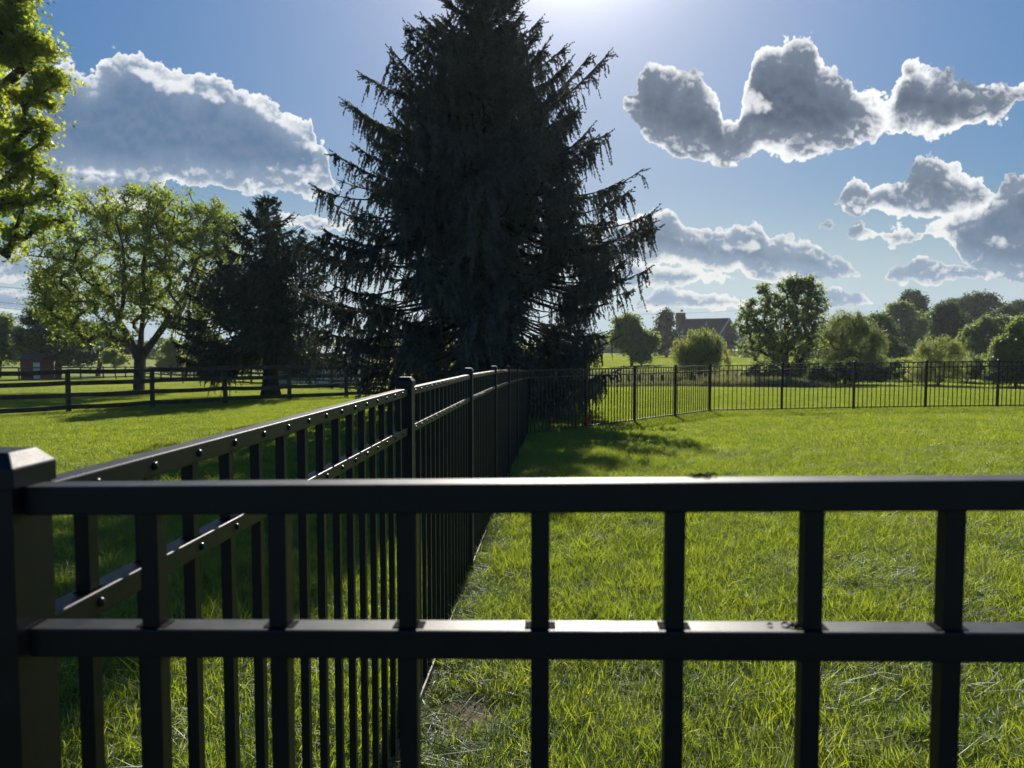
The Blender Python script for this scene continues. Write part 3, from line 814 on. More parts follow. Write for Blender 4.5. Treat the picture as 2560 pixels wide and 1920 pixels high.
def tubes(nodes, par, rtip, rroot, n=5, expo=0.5):
    cnt = np.zeros(len(nodes)); ch = np.zeros(len(nodes), int)
    for i in range(len(nodes)-1, 0, -1):
        if ch[i] == 0: cnt[i] += 1
        if par[i] >= 0: cnt[par[i]] += cnt[i]; ch[par[i]] += 1
    tot = max(cnt.max(), 2)
    r = rtip + (rroot-rtip)*(cnt/tot)**expo
    idx = np.where(par >= 0)[0]
    a = nodes[par[idx]]; b = nodes[idx]; ra = np.minimum(r[par[idx]], r[idx]*1.5); rb = r[idx]
    d = b-a; L = np.linalg.norm(d, axis=1); ok = L > 1e-4; a, b, ra, rb, d = a[ok], b[ok], ra[ok], rb[ok], d[ok]/L[ok][:, None]
    b = b + d*rb[:, None]*0.3
    ref = np.where(np.abs(d[:, 2:3]) < 0.9, np.array([[0, 0, 1.0]]), np.array([[1.0, 0, 0]]))
    x = np.cross(d, ref); x /= np.linalg.norm(x, axis=1)[:, None]; y = np.cross(d, x)
    an = 2*np.pi*np.arange(n)/n
    ringv = x[:, None]*np.cos(an)[None, :, None] + y[:, None]*np.sin(an)[None, :, None]
    V_ = np.concatenate([a[:, None] + ringv*ra[:, None, None], b[:, None] + ringv*rb[:, None, None]], 1)
    base = (np.arange(len(a))*2*n)[:, None, None]
    j = np.arange(n); q = np.stack([j, (j+1) % n, (j+1) % n+n, j+n], -1)
    return V_.reshape(-1, 3), (base + q[None]).reshape(-1, 4)

def tree(name, label, cat, base, lobes, depth, leaf, nclus, nleaf, mat_, trunk_r=0.2, crad=0.55, limbs=None, bark='bark', shape='diamond', group=None, seed=1, ydepth=1.0, hang=0.0, up=0.3, sq=0.7, rtip=0.01, shell=0.55, rag=0):
    r = np.random.default_rng(seed)
    base = np.array(base, float)
    root = empty(name, base, label, cat, group)
    if rag:
        ex = []
        for l in lobes:
            for q in range(rag):
                an_ = r.uniform(-0.3, math.pi+0.3); f_ = r.uniform(0.28, 0.5)
                ex.append((l[0]+l[2]*0.95*math.cos(an_), l[1]-l[3]*0.95*math.sin(an_), l[2]*f_, l[3]*f_))
            for q in range(rag*2):
                an_ = r.uniform(0.0, math.pi); f_ = r.uniform(0.10, 0.2); rr_ = r.uniform(1.0, 1.22)
                ex.append((l[0]+l[2]*rr_*math.cos(an_), l[1]-l[3]*rr_*math.sin(an_), l[2]*f_*0.7, l[3]*f_*1.5))
        lobes = list(lobes) + ex
    T = []
    vol = np.array([l[2]*l[3] for l in lobes], float); vol /= vol.sum()
    for l, f in zip(lobes, vol):
        c = at(l[0], l[1], depth + (l[4] if len(l) > 4 else 0)); s = depth/(FPX/1.1573)
        k_ = max(2, int(nclus*f)); u = r.normal(0, 1, (k_, 3)); u /= np.linalg.norm(u, axis=1)[:, None]
        rr = (r.random(k_)**shell)[:, None]
        T.append(c + u*rr*np.array([l[2]*s, min(l[2], l[3]*1.3)*s*ydepth, l[3]*s]))
    T = np.concatenate(T)
    T = T[T[:, 2] > base[2]+0.35]
    cz = T[:, 2].min()
    if limbs is None:
        top = T[:, 2].max(); hgt = top-base[2]
        cx, cy = T[:, 0].mean(), T[:, 1].mean()
        pl = [base + np.array([0, 0, -0.2])]
        for t in (0.08, 0.2, 0.35, 0.5, 0.65, 0.8):
            pl.append(np.array([base[0]+(cx-base[0])*t+r.normal(0, 0.01)*hgt, base[1]+(cy-base[1])*t, base[2]+hgt*t]))
        limbs = [(pl, -1)]
    nd, pr_ = skeleton(limbs, T, r)
    Vt, Ft = tubes(nd - base, pr_, rtip, trunk_r)
    tr = np_mesh('trunk', Vt, Ft, bark, root, smooth=True)
    # leaves: in clumps round the twig ends
    k_ = nleaf
    ci = r.integers(0, len(T), int(k_*0.85)); wgt = r.uniform(0.4, 1.3, len(T))
    off = r.normal(0, 1, (len(ci), 3))*np.array([1, 1, sq])*crad*wgt[ci][:, None]*0.6
    Lc = T[ci] + off
    tw = r.integers(len(nd)//6, len(nd), k_-len(ci)); Lc = np.concatenate([Lc, nd[tw] + r.normal(0, crad*0.35, (len(tw), 3))])
    if hang: Lc[:, 2] -= hang*r.random(len(Lc))**1.5
    Lc = Lc[Lc[:, 2] > base[2]+0.25]
    Vl, Fl = leafmesh(Lc - base, leaf, r, shape, up)
    np_mesh('crown', Vl, Fl, mat_, root)
    return root

# --- light maple behind the board fence
D = 38.0
bp_ = at(300, 846, D); bp_[2] = gz(bp_[0], bp_[1]); 
A_ = lambda x, y_, dz=0: at(x, y_, D+dz)
crotch = A_(302, 775)
limbs = [([bp_+np.array([0,0,-0.3]), bp_+np.array([0,0,0.35]), A_(301, 810), crotch], -1),
         ([A_(285, 740), A_(255, 690,0.5), A_(225, 630,1), A_(190, 570,1), A_(160, 520)], 3),
         ([A_(305, 720), A_(312, 650), A_(308, 580,-0.5), A_(318, 510), A_(320, 450)], 3),
         ([A_(330, 740), A_(365, 690), A_(395, 640,0.5), A_(425, 560), A_(450, 500,0.5)], 3),
         ([A_(265, 660,-1), A_(270, 600,-1), A_(265, 530,-1.5), A_(250, 470,-1)], 5),
         ([A_(355, 560,1), A_(372, 500,1), A_(390, 450,1)], 11)]
tree('maple_tree', 'light green spreading maple with forked trunk behind the board fence', 'tree', bp_,
     [(150,560,95,95),(250,490,110,85),(330,470,90,70),(400,520,90,80),(460,520,60,75),(130,650,60,60),(220,640,100,80),(330,590,110,80),(420,640,80,70),(480,480,45,50),(200,460,60,40),(420,450,60,35),(110,600,50,50),(230,720,80,32),(430,700,60,40),(150,710,50,30),(370,690,50,40),(300,650,70,50),(360,420,50,25),(280,415,35,18),(100,640,45,60),(500,560,30,50)],
     D, 0.13, 760, 56000, 'maple', trunk_r=0.29, crad=0.42, limbs=limbs, seed=11, up=0.2)

# --- near maple entering at the left edge
D = 16.0
bx = np.array([-15.0, 16.5, 0.0]); bx[2] = gz(bx[0], bx[1])
nl = [([bx+np.array([0,0,-0.3]), bx+np.array([0,0,1.6]), bx+np.array([0.2,0,3.0]), bx+np.array([0.5,0,5.0]), bx+np.array([0.4,0,7.5])], -1),
      ([at(-180,480,D), at(-60,430,D), at(40,380,D)], 2), ([at(-150,300,D), at(-30,220,D), at(60,140,D)], 3), ([at(-160,120,D), at(-40,60,D)], 3)]
tree('maple_tree', 'yellow green leafy maple cropped by the left edge high above the pasture', 'tree', bx,
     [(10,50,50,50),(50,40,25,30),(70,90,35,25),(110,108,28,14),(60,130,45,35),(95,165,45,18),(135,185,24,12),(60,210,50,25),(110,225,28,12),(60,270,40,25),(90,300,22,12),(40,330,40,30),(60,370,45,20),(115,385,28,13),(50,430,50,22),(110,425,30,14),(70,480,45,18),(125,480,25,12),(30,510,40,20),(15,540,20,14),(-60,300,90,130),(-60,120,90,120),(-80,450,90,80),(20,-40,60,50)],
     D, 0.11, 640, 36000, 'maplenear', trunk_r=0.24, crad=0.24, limbs=nl, shape='maple', seed=21, up=0.1)

# --- distant trees on the right: (name,label,cat, x, ybase, depth, lobes, leaf, ncl, nleaf, material, kwargs)
def far(name, label, cat, x, D, lobes, leaf, nc, nf, mt, seed, **kw):
    b = at(x, 790, D); b[2] = gz(b[0], b[1]) 
    kw.setdefault('rag', 4)
    kw['crad'] = kw.get('crad', 0.55)*0.75
    return tree(name, label, cat, b, lobes, D, leaf*0.9, int(nc*1.5), int(nf*1.25), mt, seed=seed, **kw)
G = 'trees beyond the far lawn'
far('deciduous_tree', 'large loose dark green tree just right of the brick house', 'tree', 1700, 46,
    [(1645,705,48,50),(1700,725,60,55),(1735,655,42,40),(1700,655,24,35),(1760,690,28,45),(1622,695,24,35),(1655,655,16,24),(1715,622,12,18),(1742,618,12,18),(1765,640,14,22),(1680,775,50,28),(1740,760,40,35),(1660,740,55,40),(1720,690,50,40),(1655,640,18,22),(1700,620,14,14),(1740,620,25,20)],
    0.16, 620, 20000, 'mid', 31, group=G, trunk_r=0.22, crad=0.30, rag=2)
far('willow_tree', 'rounded yellow green weeping willow in front of the brick house', 'willow', 1515, 50,
    [(1512,738,38,26),(1478,765,22,26),(1545,760,24,28),(1508,722,20,13),(1535,735,22,18),(1490,745,25,20),(1572,778,9,12),(1510,765,40,25)],
    0.22, 300, 17000, 'willow', 32, group=G, trunk_r=0.16, crad=0.36, shape='strip', hang=1.5, bark='bark', rag=1)
far('pine_tree', 'dark conical pine just left of the brick house', 'tree', 1440, 140,
    [(1437,700,13,16),(1435,728,21,18),(1433,752,28,20),(1438,684,6,9)], 0.5, 160, 9000, 'dark', 33, group=G, trunk_r=0.3, crad=1.0)
far('small_tree', 'greyish round tree at the edge of the big spruce by the pine', 'tree', 1365, 80,
    [(1370,740,38,30),(1345,720,25,25),(1395,750,22,25),(1360,700,16,14)], 0.30, 220, 12000, 'mid', 34, group=G, trunk_r=0.18, crad=0.6)
far('small_tree', 'pale leafy sapling standing before the greyish round tree', 'tree', 1385, 80,
    [(1385,775,16,18)], 0.25, 40, 2200, 'olive', 35, group=G, trunk_r=0.08, crad=0.5)
far('willow_tree', 'pale olive willow just right of the large loose tree', 'willow', 1825, 50,
    [(1820,720,38,38),(1850,740,35,40),(1800,760,30,30),(1850,700,20,20),(1885,750,22,40),(1830,785,50,28),(1790,790,30,25),(1880,790,30,25)], 0.20, 420, 26000, 'olive', 36, group=G, trunk_r=0.14, crad=0.42, shape='strip', hang=0.6)
far('deciduous_tree', 'narrow dark green tree between the olive willow and the round headed tree', 'tree', 1912, 90,
    [(1905,740,22,48),(1925,775,26,28),(1900,705,13,20),(1895,780,25,25)], 0.34, 150, 9000, 'dark', 37, group=G, trunk_r=0.2, crad=0.8)
far('deciduous_tree', 'round headed light green tree below the tall airy dark tree', 'tree', 1955, 120,
    [(1948,700,32,36),(1955,740,34,30),(1940,675,20,16)], 0.4, 200, 12000, 'olive', 38, group=G, trunk_r=0.3, crad=0.9)
far('deciduous_tree', 'tall airy dark tree rising above the round headed light green tree', 'tree', 1978, 150,
    [(1973,655,23,20),(1980,680,18,22),(1965,665,16,16),(1985,710,14,20)], 0.45, 150, 8500, 'dark', 39, group=G, trunk_r=0.35, crad=1.0)
far('conical_tree', 'very dark dense egg shaped tree behind the bright bushy willow', 'tree', 2048, 105,
    [(2048,700,28,36),(2050,735,40,35),(2045,675,14,16),(2052,770,42,25)], 0.36, 330, 20000, 'dark', 40, group=G, trunk_r=0.3, crad=0.8)
far('deciduous_tree', 'broad dark tree top behind the egg shaped tree', 'tree', 2100, 150,
    [(2100,690,48,35),(2080,665,30,18),(2130,670,28,24),(2110,650,30,12)], 0.48, 260, 15000, 'dark', 41, group=G, trunk_r=0.4, crad=1.2)
far('willow_tree', 'bright pale green bushy willow in the middle of the tree belt', 'willow', 2028, 48,
    [(2028,760,38,28),(1998,785,28,28),(2060,775,22,30),(2020,800,45,22),(2040,745,20,14),(1995,812,26,18),(2050,810,30,20)], 0.16, 380, 17000, 'willow', 42, group=G, trunk_r=0.08, crad=0.36, shape='strip', hang=0.35, up=0.6)
far('deciduous_tree', 'mid green tree with thin top at the right edge behind the ragged willow', 'tree', 2190, 140,
    [(2190,690,35,26),(2160,700,28,25),(2215,680,30,20)], 0.48, 200, 12000, 'dark', 43, group=G, trunk_r=0.4, crad=1.1)
far('deciduous_tree', 'greyish green tree between the egg shaped tree and the ragged willow', 'tree', 2120, 80,
    [(2120,745,40,35),(2150,715,30,28),(2105,780,35,25),(2150,780,35,25)], 0.34, 230, 14000, 'mid', 44, group=G, trunk_r=0.25, crad=0.8)
far('willow_tree', 'ragged green willow cropped by the right edge above the far fence', 'willow', 2195, 47,
    [(2185,760,32,35),(2210,730,25,40),(2165,790,25,25),(2220,790,30,35),(2215,815,40,20)], 0.16, 400, 22000, 'olive', 45, group=G, trunk_r=0.1, crad=0.42, hang=0.4)
far('deciduous_tree', 'small green tree filling the gap behind the olive willow', 'tree', 1870, 130,
    [(1870,720,28,24),(1890,700,16,14),(1835,710,20,18)], 0.42, 120, 7000, 'mid', 46, group=G, trunk_r=0.25, crad=0.9)
far('deciduous_tree', 'pale green tree filling the skyline just right of the large loose tree', 'tree', 1800, 110,
    [(1800,725,30,28),(1780,745,25,30),(1825,740,30,30)], 0.36, 130, 9000, 'olive', 81, group=G, trunk_r=0.25, crad=0.9)
far('deciduous_tree', 'light green tree left of the egg shaped tree', 'tree', 2005, 115,
    [(2005,735,28,35),(1990,760,25,28),(2015,705,16,22)], 0.38, 150, 10000, 'olive', 82, group=G, trunk_r=0.25, crad=0.9)
far('deciduous_tree', 'mid green tree behind the greyish green tree at the right', 'tree', 2155, 120,
    [(2155,735,40,32),(2130,760,35,30),(2190,750,35,35)], 0.4, 180, 12000, 'mid', 83, group=G, trunk_r=0.25, crad=0.9)
far('deciduous_tree', 'dark tree low behind the narrow dark tree', 'tree', 1925, 140,
    [(1925,750,40,30),(1890,755,30,28),(1960,765,35,25)], 0.45, 170, 11000, 'mid', 84, group=G, trunk_r=0.25, crad=0.9)
GS = 'shrubs at the foot of the tree belt'
far('shrub', 'dark low spreading shrub under the olive willow behind the far fence', 'shrub', 1840, 46,
    [(1800,812,38,22),(1850,812,45,26),(1900,820,35,18),(1770,820,20,16)], 0.14, 200, 13000, 'dark', 51, group=GS, trunk_r=0.04, crad=0.4)
far('shrub', 'dark leafy shrub at the foot of the large loose tree', 'shrub', 1675, 50,
    [(1660,805,35,20),(1700,812,30,18),(1725,800,18,20)], 0.15, 150, 9000, 'mid', 52, group=GS, trunk_r=0.04, crad=0.4)
far('shrub', 'greyish leafy shrub right of the bright bushy willow', 'shrub', 2090, 52,
    [(2095,800,32,24),(2120,812,26,18)], 0.15, 130, 7500, 'olive', 53, group=GS, trunk_r=0.04, crad=0.4)
far('shrub', 'small green shrub cropped by the right edge under the ragged willow', 'shrub', 2180, 46,
    [(2170,818,35,14),(2215,812,30,22)], 0.13, 130, 8000, 'dark', 54, group=GS, trunk_r=0.04, crad=0.4)
far('shrub', 'thin green shrub between the dark spreading shrub and the bright willow', 'shrub', 1945, 55,
    [(1935,805,20,20),(1955,820,20,12)], 0.15, 80, 4500, 'mid', 55, group=GS, trunk_r=0.03, crad=0.4)

for (x_, D_, lob, mt_, sd_, lab_) in (
    (1770, 52, [(1765,812,28,22),(1790,800,18,18)], 'mid', 91, 'mid green shrub between the large loose tree and the dark spreading shrub'),
    (1985, 50, [(1975,815,24,20),(1995,805,16,16)], 'olive', 92, 'olive shrub at the left foot of the bright bushy willow'),
    (2062, 54, [(2058,812,24,22),(2040,822,20,14)], 'dark', 93, 'dark shrub tucked under the right side of the bright bushy willow'),
    (2140, 58, [(2140,800,26,26),(2160,790,18,20)], 'mid', 94, 'tall mid green shrub left of the ragged willow'),
    (1630, 50, [(1632,815,22,16),(1612,822,14,10)], 'olive', 95, 'pale low shrub at the left foot of the large loose tree'),
    (1880, 60, [(1885,790,26,24),(1905,805,20,20)], 'mid', 96, 'mid green shrub rising behind the dark spreading shrub')):
    far('shrub', lab_, 'shrub', x_, D_, lob, 0.16, 110, 7500, mt_, sd_, group=GS, trunk_r=0.035, crad=0.4)

# trees far left and behind the maple
GL = 'trees behind the left pasture'
far('deciduous_tree', 'dense dark round tree left of the light maple above the red shed', 'tree', 125, 78,
    [(110,720,60,45),(150,740,60,50),(90,760,50,28),(175,770,50,25),(100,690,30,25)], 0.28, 400, 26000, 'dark', 61, group=GL, trunk_r=0.35, crad=0.7)
far('deciduous_tree', 'greyish tree cropped by the left edge beside the dense dark tree', 'tree', -5, 82,
    [(0,740,40,35),(10,710,16,22),(25,770,30,20)], 0.3, 180, 10000, 'mid', 62, group=GL, trunk_r=0.3, crad=0.7)
far('deciduous_tree', 'dark tree showing under the crown of the light maple', 'tree', 210, 95,
    [(210,750,60,32),(250,760,40,25)], 0.36, 200, 11000, 'dark', 63, group=GL, trunk_r=0.3, crad=0.8)
far('young_tree', 'small bright yellow green tree left of the maple trunk', 'tree', 250, 75,
    [(250,778,22,12),(240,768,12,10)], 0.24, 60, 3000, 'willow', 64, group=GL, trunk_r=0.06, crad=0.4)
far('arborvitae', 'sunlit pale green pyramid shaped evergreen right of the maple trunk', 'tree', 368, 90,
    [(368,775,22,25),(368,752,12,18),(368,795,26,12)], 0.2, 200, 12000, 'willow', 65, group=GL, trunk_r=0.1, crad=0.4)
far('arborvitae', 'second pale green pyramid evergreen, right of the first and lower', 'tree', 396, 92,
    [(396,780,18,20),(396,762,10,14),(396,797,20,10)], 0.2, 160, 9000, 'willow', 66, group=GL, trunk_r=0.1, crad=0.4)
far('deciduous_tree', 'olive tree in the gap between maple and dark spruce', 'tree', 450, 110,
    [(440,760,40,28),(480,770,40,25),(520,765,30,28),(560,770,35,25)], 0.42, 220, 12000, 'olive', 67, group=GL, trunk_r=0.3, crad=0.9)
far('deciduous_tree', 'green tree far behind the trunk of the dark spruce', 'tree', 640, 130,
    [(620,760,45,22),(670,755,40,25)], 0.48, 160, 8000, 'mid', 68, group=GL, trunk_r=0.3, crad=1.0)
# distant woods closing the horizon
def woods(label, x0, x1, D, ytop, seed, mt='dark', name='woods', lo=26, hi=46, wob=14, dj=8, leaf=0.008):
    r = np.random.default_rng(seed); Cs = []
    n_ = int((x1-x0)/9)
    s = D/(FPX/1.1573)
    for i in range(n_):
        x_ = x0 + (x1-x0)*(i+r.random())/n_; c = at(x_, ytop + r.uniform(0, wob) + 12, D + r.uniform(-dj, dj)); rr = r.uniform(lo, hi)*s
        gzc = gz(c[0], c[1])
        u = r.normal(0, 1, (260, 3)); u /= np.linalg.norm(u, axis=1)[:, None]
        p = c + u*(r.random((260, 1))**0.4)*np.array([rr, rr, rr*0.9]); p = p[p[:, 2] > gzc]
        q = np.stack([r.normal(c[0], rr*0.5, 160), r.normal(c[1], rr*0.5, 160), r.uniform(min(gzc, c[2]-0.5), c[2], 160)], -1)
        Cs += [p, q]
    Cs = np.concatenate(Cs)
    Vl, Fl = leafmesh(Cs, D*leaf, r)
    o = np_mesh(name, Vl, Fl, mt); o['kind'] = 'stuff'; o['label'] = label
woods('distant line of dark woods closing the left horizon', -120, 760, 185, 752, 71)
woods('distant line of woods closing the right horizon behind the house', 1290, 2330, 230, 735, 72, 'mid')
woods('mixed light green thicket filling the tree belt between the single trees', 1610, 1880, 120, 735, 73, 'olive', 'thicket', 14, 26, 30, 12, 0.0045)
woods('thicket of mixed green saplings behind the ragged willow and the bright willow', 1990, 2330, 110, 742, 74, 'mid', 'thicket', 16, 28, 30, 12, 0.0045)
woods('dark green undergrowth along the lawn edge under the trees', 1650, 1880, 58, 792, 75, 'mid', 'undergrowth', 10, 16, 16, 4, 0.0035)
woods('olive undergrowth along the creek bank at the right', 2000, 2330, 60, 790, 76, 'olive', 'undergrowth', 10, 16, 16, 4, 0.0035)

# ------------------------------------------------------------------ spruces
def needles(P0, D0, Ls, grav, step, nl, wd, r):
    """hairy strands: stations along a bending curve, two needle blades each"""
    n = len(P0)
    cnt = np.maximum(2, (Ls/step).astype(int)); tot = cnt.sum()
    sid = np.repeat(np.arange(n), cnt)
    loc = np.arange(tot) - np.repeat(np.cumsum(cnt)-cnt, cnt)
    t = (loc + r.random(tot)*0.6)/cnt[sid]
    L = Ls[sid]; g = grav[sid]
    pos = P0[sid] + D0[sid]*(L*t*(1-0.35*g*t))[:, None]; pos[:, 2] -= L*g*t*t*0.75
    tan = D0[sid]*(1-0.7*g*t)[:, None]; tan[:, 2] -= g*t*1.5; tan /= np.linalg.norm(tan, axis=1)[:, None]
    pos += r.normal(0, 0.006, (tot, 3))
    Vs = []
    for q in range(2):
        a = r.normal(0, 1, (tot, 3)); a -= tan*np.sum(a*tan, axis=1)[:, None]; a /= np.linalg.norm(a, axis=1)[:, None]
        fw = a*0.62 + tan*0.8
        ln = (nl*r.uniform(0.7, 1.2, tot)*(1-0.35*t))[:, None]
        for sg in (1,):
            side = np.cross(fw, r.normal(0, 1, (tot, 3))); side /= np.linalg.norm(side, axis=1)[:, None]
            Vs.append(np.stack([pos - side*wd/2 - tan*step*0.5, pos + side*wd/2 - tan*step*0.5, pos + fw*ln + side*wd*0.25, pos - a*ln*0.45 + tan*ln*0.5], 1))
    V_ = np.concatenate(Vs).reshape(-1, 3); nq = 2*tot
    return V_, (np.arange(nq)*4)[:, None] + np.array([[0, 1, 2, 3]])

def spruce(name, label, base, H, prof, trunk_r, nwh, per, mt, seed, heroes=(), step=0.035, nl=0.05, wd=0.02, hangf=1.0, clear=0.0, depthf=0.92, lat_sp=0.13, sprayprob=1.0, cx=0.0, gaps=()):
    r = np.random.default_rng(seed); base = np.array(base, float)
    root = empty(name, base, label, 'tree')
    br = []   # start, horizontal dir, length, slope, sag
    for i in range(nwh):
        z = clear + (H-clear)*(i/nwh)**0.92
        z += r.normal(0, 0.06)
        h = z/H
        for j in range(per):
            ph = r.random()*2*np.pi
            c_, s_ = math.cos(ph), math.sin(ph)
            wl, wr = prof(z)
            w_ = wr if c_ > 0 else wl
            avg = (wl+wr)/2*depthf
            L = math.sqrt((w_*c_)**2 + (avg*s_)**2) * r.uniform(0.74, 1.08)
            if L < 0.15: L = 0.15
            slope = -0.32 + 1.15*max(0, h-0.35) + r.normal(0, 0.05)
            # start higher when the branch falls, so that its tip sits at z
            L *= (0.86 if h < 0.5 else 0.78) + (0.20 if h < 0.5 else 0.30)*float(vnoise(np.array([ph*1.6+9]), np.array([z*1.5+5]), 1.0, seed))
            z0 = z - slope*L*0.8
            br.append(((0, 0, min(max(z0, clear), H-0.15)), (c_, s_), L, slope, r.uniform(0.05, 0.16)))
    for (z0, ph, L, slope, sag) in heroes: br.append(((0, 0, z0), (math.cos(ph), math.sin(ph)), L, slope, sag))
    nodes = [np.array([0, 0, -0.3])]; par = [-1]
    nt = 16
    for i in range(1, nt+1): nodes.append(np.array([cx*i/nt, 0, H*i/nt])); par.append(i-1)
    radt = np.array([trunk_r*(1-0.93*i/nt) for i in range(nt+1)]); radt[0] *= 1.5; radt[1] *= 1.08
    tv = MB(); tv.ring([tuple(p) for p in nodes], list(radt), n=12)
    tv.build('trunk', 'barkdark', root, smooth=True)
    S0 = []; Sd = []; SL = []; Sg = []; bn = []; bp2 = []; rads = []
    Bv = []; Bf = []; off = 0
    for (p0, hd, L, slope, sag) in br:
        hd3 = np.array([hd[0], hd[1], 0.0]); sd3 = np.array([-hd[1], hd[0], 0.0])
        k_ = max(4, int(L/0.25)+2); t = np.linspace(0, 1, k_)
        wob = r.normal(0, 0.04*L)
        lift = 0.28*L*np.clip(t-0.72, 0, 1)**1.3*3
        def curve(t):
            return (np.array(p0)[None] + hd3[None]*(L*t)[:, None] + sd3[None]*(wob*np.sin(t*3))[:, None]
                    + np.array([[0, 0, 1.0]])*(slope*L*t - sag*L*4*t*(1-t) + 0.11*L*np.clip(t-0.7, 0, 1)**1.4*4)[:, None])
        c = curve(t)
        # branch wood
        nn = 4; rb = 0.010 + 0.030*(L/3.5)*(1-t)
        d = np.gradient(c, axis=0); d /= np.linalg.norm(d, axis=1)[:, None]
        x = np.cross(d, [0, 0, 1.0]); x /= np.linalg.norm(x, axis=1)[:, None]; yv = np.cross(d, x)
        an = 2*np.pi*np.arange(nn)/nn
        Bv.append((c[:, None] + (x[:, None]*np.cos(an)[None, :, None] + yv[:, None]*np.sin(an)[None, :, None])*rb[:, None, None]).reshape(-1, 3))
        ii = (np.arange(k_-1)*nn)[:, None]; j = np.arange(nn)
        Bf.append((off + ii[:, :, None] + np.stack([j, (j+1) % nn, (j+1) % nn+nn, j+nn], -1)[None]).reshape(-1, 4)); off += k_*nn
        # the shoot along the branch's outer part
        nsh = 9
        ts_ = r.uniform(0.80, 1.0, nsh); cs_ = curve(ts_)
        ds_ = hd3[None]*r.uniform(0.5, 1.0, nsh)[:, None] + sd3[None]*r.normal(0, 0.5, nsh)[:, None]; ds_[:, 2] += r.uniform(-0.1, 0.55, nsh)
        ds_ /= np.linalg.norm(ds_, axis=1)[:, None]
        S0.append(cs_); Sd.append(ds_); SL.append(r.uniform(0.14, 0.34, nsh)); Sg.append(np.full(nsh, -0.15))
        S0.append(c[-1][None]-d[-1][None]*0.1); Sd.append(d[-1][None]); SL.append([0.22+0.1*r.random()]); Sg.append([-0.1])
        tt = r.uniform(0.35, 1, max(2, int(L/0.10))); cc = curve(tt); dd = np.tile(hd3, (len(tt), 1)) + r.normal(0, 0.25, (len(tt), 3))
        S0.append(cc); Sd.append(dd/np.linalg.norm(dd, axis=1)[:, None]); SL.append(r.uniform(0.1, 0.2, len(tt))); Sg.append(np.full(len(tt), 0.1))
        # laterals
        nlat = max(3, int(L*0.92/lat_sp)*2)
        tl = 0.10 + 0.90*(np.arange(nlat)+r.random(nlat))/nlat
        sgn = np.where(np.arange(nlat) % 2 == 0, 1, -1)
        Ll = np.clip((0.20 + 0.30*L*(1-tl)**0.8)*r.uniform(0.6, 1.2, nlat), 0.12, 0.85)
        cl = curve(tl); a_ = r.uniform(0.7, 1.15, nlat)
        dl = hd3[None]*np.cos(a_)[:, None] + sd3[None]*(sgn*np.sin(a_))[:, None]; dl[:, 2] += r.normal(0.0, 0.12, nlat) + 0.25*max(0, slope)
        dl /= np.linalg.norm(dl, axis=1)[:, None]
        gl = np.full(nlat, 0.55 if slope < 0.25 else 0.05)
        S0.append(cl); Sd.append(dl); SL.append(Ll); Sg.append(gl)
        # hanging twigs
        hf = hangf*max(0.4, min(1.0, 0.9-(slope-0.05)*2.2))
        if hf > 0.05:
            nh = int(nlat*2.4*hf)
            if nh:
                q = r.integers(0, nlat, nh); tq = r.random(nh)
                ph0 = cl[q] + dl[q]*(Ll[q]*tq*(1-0.35*0.55*tq))[:, None]; ph0[:, 2] -= Ll[q]*0.55*tq*tq*0.75
                dh = dl[q]*0.35 + r.normal(0, 0.12, (nh, 3)); dh[:, 2] -= 0.85; dh /= np.linalg.norm(dh, axis=1)[:, None]
                S0.append(ph0); Sd.append(dh); SL.append(np.clip(r.gamma(3.0, 0.13, nh), 0.12, 0.95)*(0.55+0.45*min(1, L/2.5))*hangf**0.3*np.clip(1.6-tl[q], 0.6, 1.0)); Sg.append(np.full(nh, 0.3))
    S0 = np.concatenate(S0); Sd = np.concatenate(Sd); SL = np.concatenate(SL); Sg = np.concatenate(Sg)
    kp = S0[:, 2] - SL*0.8 > 0.05
    if gaps:
        gn = vnoise(S0[:, 0]+50, (S0[:, 2]+40)*0.55, 0.42, 77)*0.65 + vnoise(S0[:, 0]+20, S0[:, 2]+20, 0.25, 78)*0.35
        zf = np.clip((gaps[1]-S0[:, 2])/1.5, 0, 1)*np.clip((S0[:, 2]-gaps[0])/0.8, 0, 1)
        kp &= ~((gn > 0.595) & (r.random(len(S0)) < 0.96*zf))
    S0, Sd, SL, Sg = S0[kp], Sd[kp], SL[kp], Sg[kp]
    np_mesh('branches', np.concatenate(Bv), np.concatenate(Bf), 'barkdark', root)
    Vn, Fn = needles(S0, Sd, SL, Sg, step, nl, wd, r)
    np_mesh('crown', Vn, Fn, mt, root)
    print(name, 'strands', len(S0), 'faces', len(Fn))
    return root

